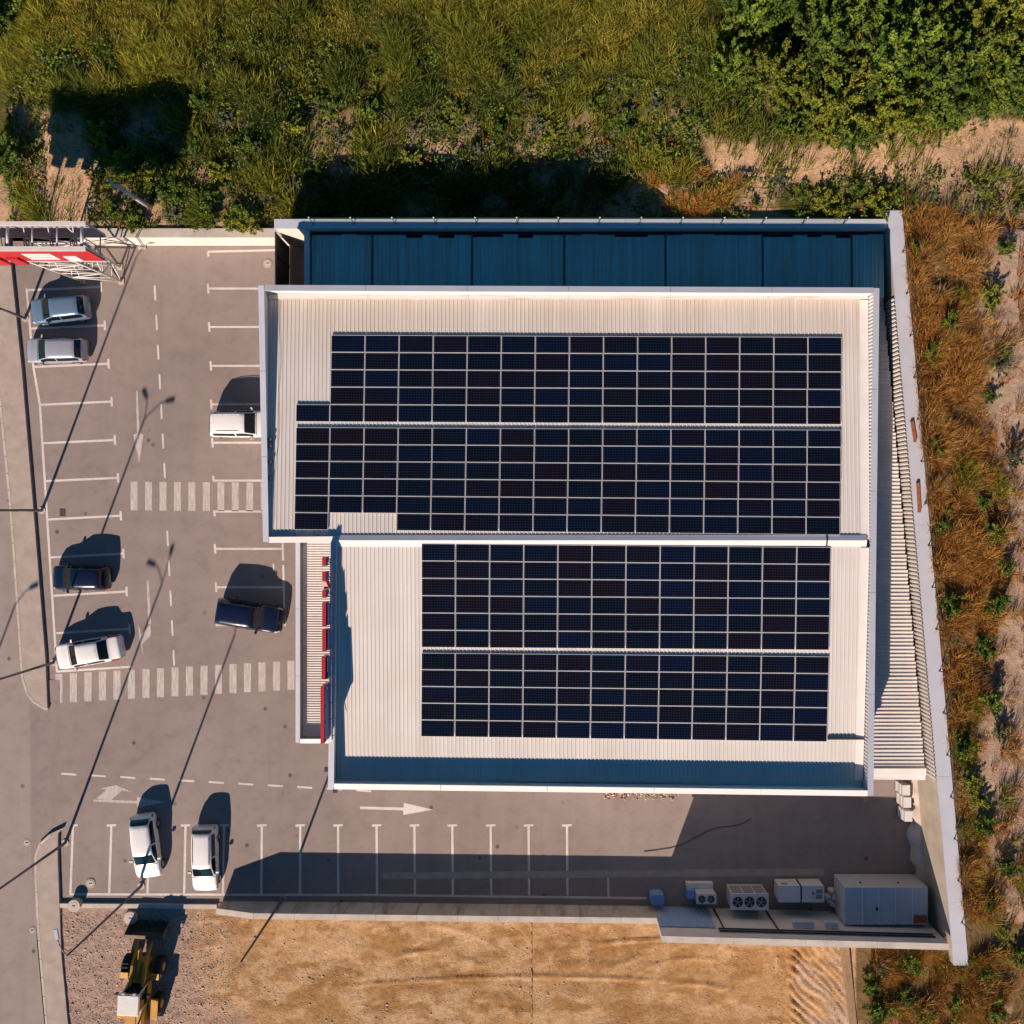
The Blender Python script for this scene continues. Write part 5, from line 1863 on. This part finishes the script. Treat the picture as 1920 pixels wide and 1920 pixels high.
g = (rng.uniform(size=k) < .14)
cc[g] = GREY * rng.uniform(.7, 1.1, (g.sum(), 1))
g = (rng.uniform(size=k) < .07) & (v > 260)
cc[g] = np.array([.30, .10, .03])
CC = np.repeat(np.repeat(cc, nl, 0) * rng.uniform(.7, 1.3, (k * nl, 1)), 4, 0)
o = bpy.data.objects.new('leafy_weeds', np_mesh('leafy_weeds', VV, TT, CC))
o.data.materials.append(M['leaf'])
C.objects.link(o)
tag(o, 'low leafy weeds scattered through the hillside grass', 'weeds', None, 'stuff')
x, y, z, u, v = scatter(2000, 380, 1250, 20, 330, 4)
keep_ = fbm(x * .55, y * .55, 140) > .55
x, y, z = x[keep_], y[keep_], z[keep_]
VV, TT = leaves_arr(np.stack([x, y, z + rng.uniform(.7, 1.15, len(x))], 1), rng.uniform(.03, .065, len(x)), rng, 1.5)
CC = np.repeat(np.array([.50, .44, .30])[None] * rng.uniform(.6, 1.1, (len(x), 1)), 4, 0)
o = bpy.data.objects.new('wild_flowers', np_mesh('wild_flowers', VV, TT, CC))
o.data.materials.append(M['leaf'])
C.objects.link(o)
tag(o, 'sprinkling of small white wild flowers in the hillside grass', 'flowers', None, 'stuff')

# --- dry orange scrub (east strip and south-east corner)
x, y, z, u, v = scatter(12000, 1640, 1990, 300, 1960, 4)
lim = 1858 + 26 * np.sin(v / 130.0) + 40 * (fbm(x * .35, y * .35, 51) - .5)
dens = np.where(u < lim, .98, .14)
dens = np.where((v < 400) & (u > 1700), .25, dens)
dens = np.where((fbm(x * .8, y * .8, 160) < .36), dens * .35, dens)
keep_ = (rng.uniform(size=len(x)) < dens) & off_walls(x, y) & ((x > wall_x(y)) | (y < -28)) & (y < 18.9) & (x > 20.9)
x, y, z, u, v = [q[keep_] for q in (x, y, z, u, v)]
f = np.clip(fbm(x * .9, y * .9, 170) * 1.6 - .3, 0, 1)
cols = mixc(ORD2, ORA, f)
g = rng.uniform(size=len(x)) < .08
cols[g] = STRAW * .9
g = fbm(x * .45, y * .45, 180) > .69
cols[g] = OLIVE * rng.uniform(.7, 1.2, (g.sum(), 1))
g = (v > 1560) & (rng.uniform(size=len(x)) < .2)
cols[g] = OLIVE * 1.1
hs = rng.uniform(.7, 1.15, len(x)) * (.22 + .85 * sstep(.38, .64, fbm(x * .85, y * .85, 190)))
VV, TT, CC = blades_mesh(np.stack([x, y], 1), z - .05, hs, np.full(len(x), .036), hs * .8, 30, cols, np.full(len(x), .20), rng)
o = bpy.data.objects.new('dry_scrub', np_mesh('dry_scrub', VV, TT, CC))
o.data.materials.append(M['grass'])
C.objects.link(o)
tag(o, 'mass of dry orange scrub beyond the slanting right wall', 'scrub', None, 'stuff')


# --- shrubs and trees as separate plants
def crown_mesh(name, nclump, nleaf, rx, rz, zc, size, c0, c1, seed, spread=.3):
    """leafy branches that reach out from the middle of the plant"""
    rg = np.random.default_rng(seed)
    d = rg.normal(size=(nclump, 3))
    d /= np.linalg.norm(d, axis=1)[:, None]
    d[:, 2] = np.where(d[:, 2] < -.15, -d[:, 2], d[:, 2])
    rr = rg.uniform(.55, 1.25, (nclump, 1))
    org = rg.normal(size=(nclump, 3)) * np.array([.22 * rx, .22 * rx, .15 * rz])
    cc = org + d * rr * np.array([rx, rx, rz]) + np.array([0, 0, zc])
    s_ = np.sqrt(rg.uniform(.04, 1, (nclump * nleaf, 1)))
    root = np.repeat(org + np.array([0, 0, zc * .75]), nleaf, 0)
    lc = root * (1 - s_) + np.repeat(cc, nleaf, 0) * s_
    lc = lc + rg.normal(size=lc.shape) * spread * rx * (1.15 - .75 * s_) * np.array([1, 1, .7])
    V, T = leaves_arr(lc, size * rg.uniform(.6, 1.2, len(lc)), rg, .4)
    f = rg.uniform(0, 1, nclump)
    col = np.repeat(mixc(np.array(c0), np.array(c1), f), nleaf, 0) * rg.uniform(.75, 1.25, (len(lc), 1))
    me = np_mesh(name, V, T, np.repeat(col, 4, 0))
    me.materials.append(M['leaf'])
    st = MB()
    for i in range(min(9, nclump)):
        a = Vector((0, 0, 0))
        m_ = Vector((cc[i][0] * .35, cc[i][1] * .35, max(cc[i][2] * .55, .1)))
        st.tube(a, m_, .035 * rx + .012, .025 * rx + .008, 5, False)
        st.tube(m_, tuple(cc[i]), .025 * rx + .008, .01, 5, False)
    sm = st.mesh('stems')
    sm.materials.append(M['bark'])
    return me, sm


def twig_mesh(name, n, r, h, c0, c1, seed):
    rg = np.random.default_rng(seed)
    k = max(4, n // 30)
    a = rg.uniform(0, 2 * np.pi, k)
    q = r * .75 * np.sqrt(rg.uniform(0, 1, k))
    pts = np.stack([q * np.cos(a), q * np.sin(a)], 1)
    hs = h * rg.uniform(.7, 1.1, k)
    V, T, Cc = blades_mesh(pts, np.zeros(k), hs, np.full(k, .045), hs * .7, 30, mixc(np.array(c0), np.array(c1), rg.uniform(0, 1, k)), np.full(k, .12), rg)
    me = np_mesh(name, V, T, Cc)
    me.materials.append(M['leaf'])
    st = MB()
    for i in range(5):
        st.tube((0, 0, 0), (pts[i % k][0] * .6, pts[i % k][1] * .6, h * .4), .025, .01, 5, False)
    sm = st.mesh('stems')
    sm.materials.append(M['bark'])
    return me, sm


PROTO = {
    'grey': [crown_mesh('foliage', 22, 44, .55, .5, .45, .062, GREY * .8, GREY * 1.25, s, .10) for s in (1, 2, 21)],
    'green': [crown_mesh('foliage', 26, 60, .7, .6, .5, .070, DGR * 1.2, MGR * 1.3, s, .12) for s in (3, 4, 5)],
    'bright': [crown_mesh('foliage', 26, 60, .7, .55, .5, .070, MGR * 1.1, OLIVE * 1.2, s, .12) for s in (6, 7)],
    'orange': [twig_mesh('foliage', 900, .75, .85, ORA * .8, ORA * 1.1, s) for s in (8, 9)],
    'tree': [crown_mesh('crown', 70, 130, 1.9, 2.0, 2.4, .105, DGR * 1.1, MGR * 1.25, s, .075) for s in (10, 11, 12)],
    'lighttree': [crown_mesh('crown', 62, 130, 1.8, 1.7, 2.1, .10, MGR * 1.0, OLIVE * 1.05, s, .075) for s in (13, 14)],
}
trunk_cache = {}


def plant(kind, u, v, scale, name, label, cat, group, i=0, zoff=0.0):
    z = 4.0
    for _ in range(6):
        p = W(u, v, z)
        z = float(zterr(p.x, p.y))
    r = thing(name, (p.x, p.y, z - .08 + zoff), label, cat, group, rng.uniform(0, 6.28))
    r.scale = (scale, scale, scale * rng.uniform(.85, 1.1))
    me, st = PROTO[kind][i % len(PROTO[kind])]
    child('crown' if 'tree' in kind else 'foliage', me, r)
    child('branches' if 'tree' in kind else 'stems', st, r)
    if 'tree' in kind:
        if 'trunk' not in trunk_cache:
            tm = MB().tube((0, 0, -.3), (.06, .03, 1.1), .16, .12, 9).tube((.06, .03, 1.1), (0, .1, 2.2), .12, .07, 9).mesh('trunk')
            tm.materials.append(M['bark'])
            trunk_cache['trunk'] = tm
        child('trunk', trunk_cache['trunk'], r)
    return r


# dense trees, top right
tree_spots = [(1395, 60, 1.1), (1440, 170, 1.0), (1480, 20, 1.2), (1525, 110, 1.25), (1560, 225, 1.1), (1600, 40, 1.2), (1640, 150, 1.35), (1655, 235, 1.0), (1700, 60, 1.2), (1730, 185, 1.2),
              (1790, 105, 1.3), (1800, 10, 1.2), (1850, 170, 1.0), (1880, 60, 1.3), (1915, 130, 1.1), (1360, 150, .8), (1500, 215, .8), (1910, -10, 1.1), (1590, 268, .75), (1545, 262, .65), (1475, 246, .6), (1760, 238, .6), (1625, 262, .55)]
srt = sorted(range(len(tree_spots)), key=lambda i: tree_spots[i][0])
for i, (u, v, s) in enumerate(tree_spots):
    kd = 'lighttree' if i % 3 == 1 else 'tree'
    plant(kd, u, v, s, 'broadleaf_tree', '%s broadleaf tree in the dense thicket at upper right, %s from the left' % ('light green' if kd == 'lighttree' else 'dark green', ORD[srt.index(i)]), 'tree',
          'trees of the upper right thicket', i)
# dark bushy trees at the top left corner
for u, v, s, lab in ((28, 318, .95, 'dark green bushy tree at the left edge above the billboard'), (20, 52, 1.1, 'dark green bushy tree in the top left corner')):
    plant('tree', u, v, s, 'broadleaf_tree', lab, 'tree', None, 1)
# shrubs through the lower part of the hillside
sh = [(360, 285), (430, 225), (415, 330), (480, 300), (500, 375), (545, 250), (575, 335), (450, 400), (330, 405), (230, 300), (255, 415), (640, 265), (300, 330), (380, 200), (700, 215), (780, 250),
      (860, 220), (930, 255), (1010, 240), (1080, 260), (1110, 200), (1170, 240), (1230, 200), (1280, 240), (620, 200), (990, 190), (1200, 300), (350, 370), (215, 395), (400, 420), (1540, 380), (1600, 360), (1460, 345)]
_r = random.Random(8)
while len(sh) < 66:
    q = (_r.uniform(175, 1300), _r.uniform(170, 425))
    if q[1] > 395 and q[0] > 500 or (q[0] < 400 and q[1] < 250):
        continue
    if q[0] > 620 and q[1] > 300:
        continue
    sh.append((round(q[0]), round(q[1])))
srt = sorted(range(len(sh)), key=lambda i: sh[i][0])
kinds = ['green', 'grey', 'bright', 'green', 'grey', 'bright', 'green']
for i, (u, v) in enumerate(sh):
    kd = kinds[i % 7]
    plant(kd, u, v, rng.uniform(.75, 1.25), 'shrub', '%s shrub on the hillside above the wall, %s of its colour from the left' % ({'green': 'dark green', 'grey': 'grey-green', 'bright': 'light green'}[kd], ORD[sum(1 for j, q in enumerate(sh) if kinds[j % 7] == kd and (q[0], j) < (u, i))]), 'shrub',
          'shrubs on the hillside', i)
# orange-brown bushes behind the lean-to wall
for i, (u, v, s) in enumerate([(1262, 378, .95), (1290, 385, 1.0), (1322, 380, 1.1), (1355, 372, 1.1), (1282, 322, .8), (1316, 325, .75), (1230, 335, .8), (1380, 345, .8)]):
    plant('orange', u, v, s, 'dry_bush', 'orange-brown dry bush behind the lean-to wall, %s from the left' % ORD[[6, 0, 4, 1, 5, 2, 3, 7].index([0, 1, 2, 3, 4, 5, 6, 7][i]) if False else sorted([1262, 1290, 1322, 1355, 1282, 1316, 1230, 1380]).index(u)],
          'bush', 'orange bushes behind the lean-to', i)
plant('bright', 1640, 385, 1.3, 'shrub', 'yellow-green shrub spilling over the right end of the lean-to wall', 'shrub', 'shrubs on the hillside', 0)
plant('bright', 1575, 398, 1.0, 'shrub', 'yellow-green shrub by the lean-to wall left of the slanting wall', 'shrub', 'shrubs on the hillside', 1)
# shrubs in the dry strip on the right
es = [(1720, 470, 'green'), (1755, 545, 'grey'), (1770, 610, 'green'), (1880, 470, 'green'), (1850, 560, 'bright'), (1740, 665, 'green'), (1870, 690, 'grey'), (1850, 745, 'green'), (1895, 860, 'grey'), (1752, 835, 'green'),
      (1825, 915, 'grey'), (1836, 945, 'green'), (1860, 1000, 'bright'), (1765, 985, 'green'), (1880, 1060, 'green'), (1775, 1130, 'green'), (1785, 1195, 'grey'), (1860, 1130, 'green'), (1840, 1210, 'green'), (1850, 1310, 'green'),
      (1800, 1390, 'green'), (1870, 1370, 'grey'), (1815, 1465, 'bright'), (1830, 1500, 'bright'), (1840, 1540, 'green'), (1880, 1620, 'green'), (1850, 1690, 'green'), (1875, 1745, 'bright'), (1840, 1820, 'green'), (1650, 1810, 'grey'),
      (1690, 1860, 'green'), (1640, 1890, 'green'), (1730, 1900, 'bright'), (1790, 1880, 'green'), (1860, 1890, 'green'), (1700, 1800, 'green'), (1905, 1790, 'green'), (1630, 1840, 'green')]
for i, (u, v, kd) in enumerate(es):
    plant(kd, u, v, rng.uniform(.8, 1.3), 'shrub', '%s shrub in the dry right-hand strip, %s of its colour from the top' % ({'green': 'dark green', 'grey': 'grey-green', 'bright': 'light green'}[kd], ORD[sum(1 for j, q in enumerate(es) if q[2] == kd and (q[1], j) < (v, i))]),
          'shrub', 'shrubs in the dry strip', i)

# --- stones on the gravel plot and the dirt
vs, fs, cs = [], [], []
ico = np.array([(0, 0, 1), (.9, 0, .2), (.28, .85, .2), (-.72, .53, .2), (-.72, -.53, .2), (.28, -.85, .2), (0, 0, -.6)])
icf = np.array([(0, 1, 2), (0, 2, 3), (0, 3, 4), (0, 4, 5), (0, 5, 1), (6, 2, 1), (6, 3, 2), (6, 4, 3), (6, 5, 4), (6, 1, 5)])
x, y, z, u, v = scatter(15000, 100, 1560, 1710, 1950, 0)
w_ = np.where(u < 430, 1.0, .06)
w_ = np.where((u >= 430) & (fbm(x * .8, y * .8, 200) > .60), .5, w_)
k_ = (rng.uniform(size=len(x)) < w_) & (y < -27.2)
x, y, z = x[k_], y[k_], z[k_]
n = len(x)
sc = rng.uniform(.02, .06, n) * np.where(rng.uniform(size=n) < .06, 2.0, 1)
V = ico[None] * rng.uniform(.6, 1.3, (n, 7, 1)) * sc[:, None, None]
V[:, :, 2] *= .38
V += np.stack([x, y, z + .01], 1)[:, None]
T = (icf[None] + np.arange(n)[:, None, None] * 7).reshape(-1, 3)
cc = mixc(np.array([.36, .25, .19]), np.array([.60, .46, .37]), rng.uniform(0, 1, n))
o = bpy.data.objects.new('stones', np_mesh('stones', V.reshape(-1, 3), T, np.repeat(cc, 7, 0)))
o.data.materials.append(M['grass'])
C.objects.link(o)
tag(o, 'loose stones and gravel on the bare plot at the bottom', 'stones', None, 'stuff')

# plank edging beside the cut bank
a, b = W(1583, 1772, 3.4), W(1600, 1935, 3.4)
o = MB().hexa([(a.x - .22, a.y, 2.9), (a.x + .22, a.y, 2.9), (b.x + .22, b.y, 2.9), (b.x - .22, b.y, 2.9)],
              [(a.x - .22, a.y, 3.66), (a.x + .22, a.y, 3.66), (b.x + .22, b.y, 3.66), (b.x - .22, b.y, 3.66)]).build('timber_edging', M['wood'], None,
      label='brown timber edging running down beside the grooved earth bank', cat='edging')
pts = []
for i in range(14):
    yy = -27.2 - i * .62
    xx = -.47 + .02 * math.sin(i * 1.9)
    pts.append((xx, yy, float(zterr(xx, yy)) + .02))  # slim brown tube following a faint line in the dirt
MB().path(pts, .028, 6).build('cable', M['wood'], None, label='thin brown line running straight down the bare dirt plot', cat='cable')
# litter board on the tan bank
z = 4.6
a = W(1400, 320, z)
z = float(zterr(a.x, a.y)) + .1
MB().hexa([(a.x - .45, a.y - .1, z), (a.x + .45, a.y - .18, z), (a.x + .45, a.y + .05, z + .02), (a.x - .45, a.y + .12, z + .02)],
          [(a.x - .45, a.y - .1, z + .06), (a.x + .45, a.y - .18, z + .06), (a.x + .45, a.y + .05, z + .08), (a.x - .45, a.y + .12, z + .08)]).build('board', M['coping'], None,
     label='pale board lying at the edge of the bare tan bank', cat='board')
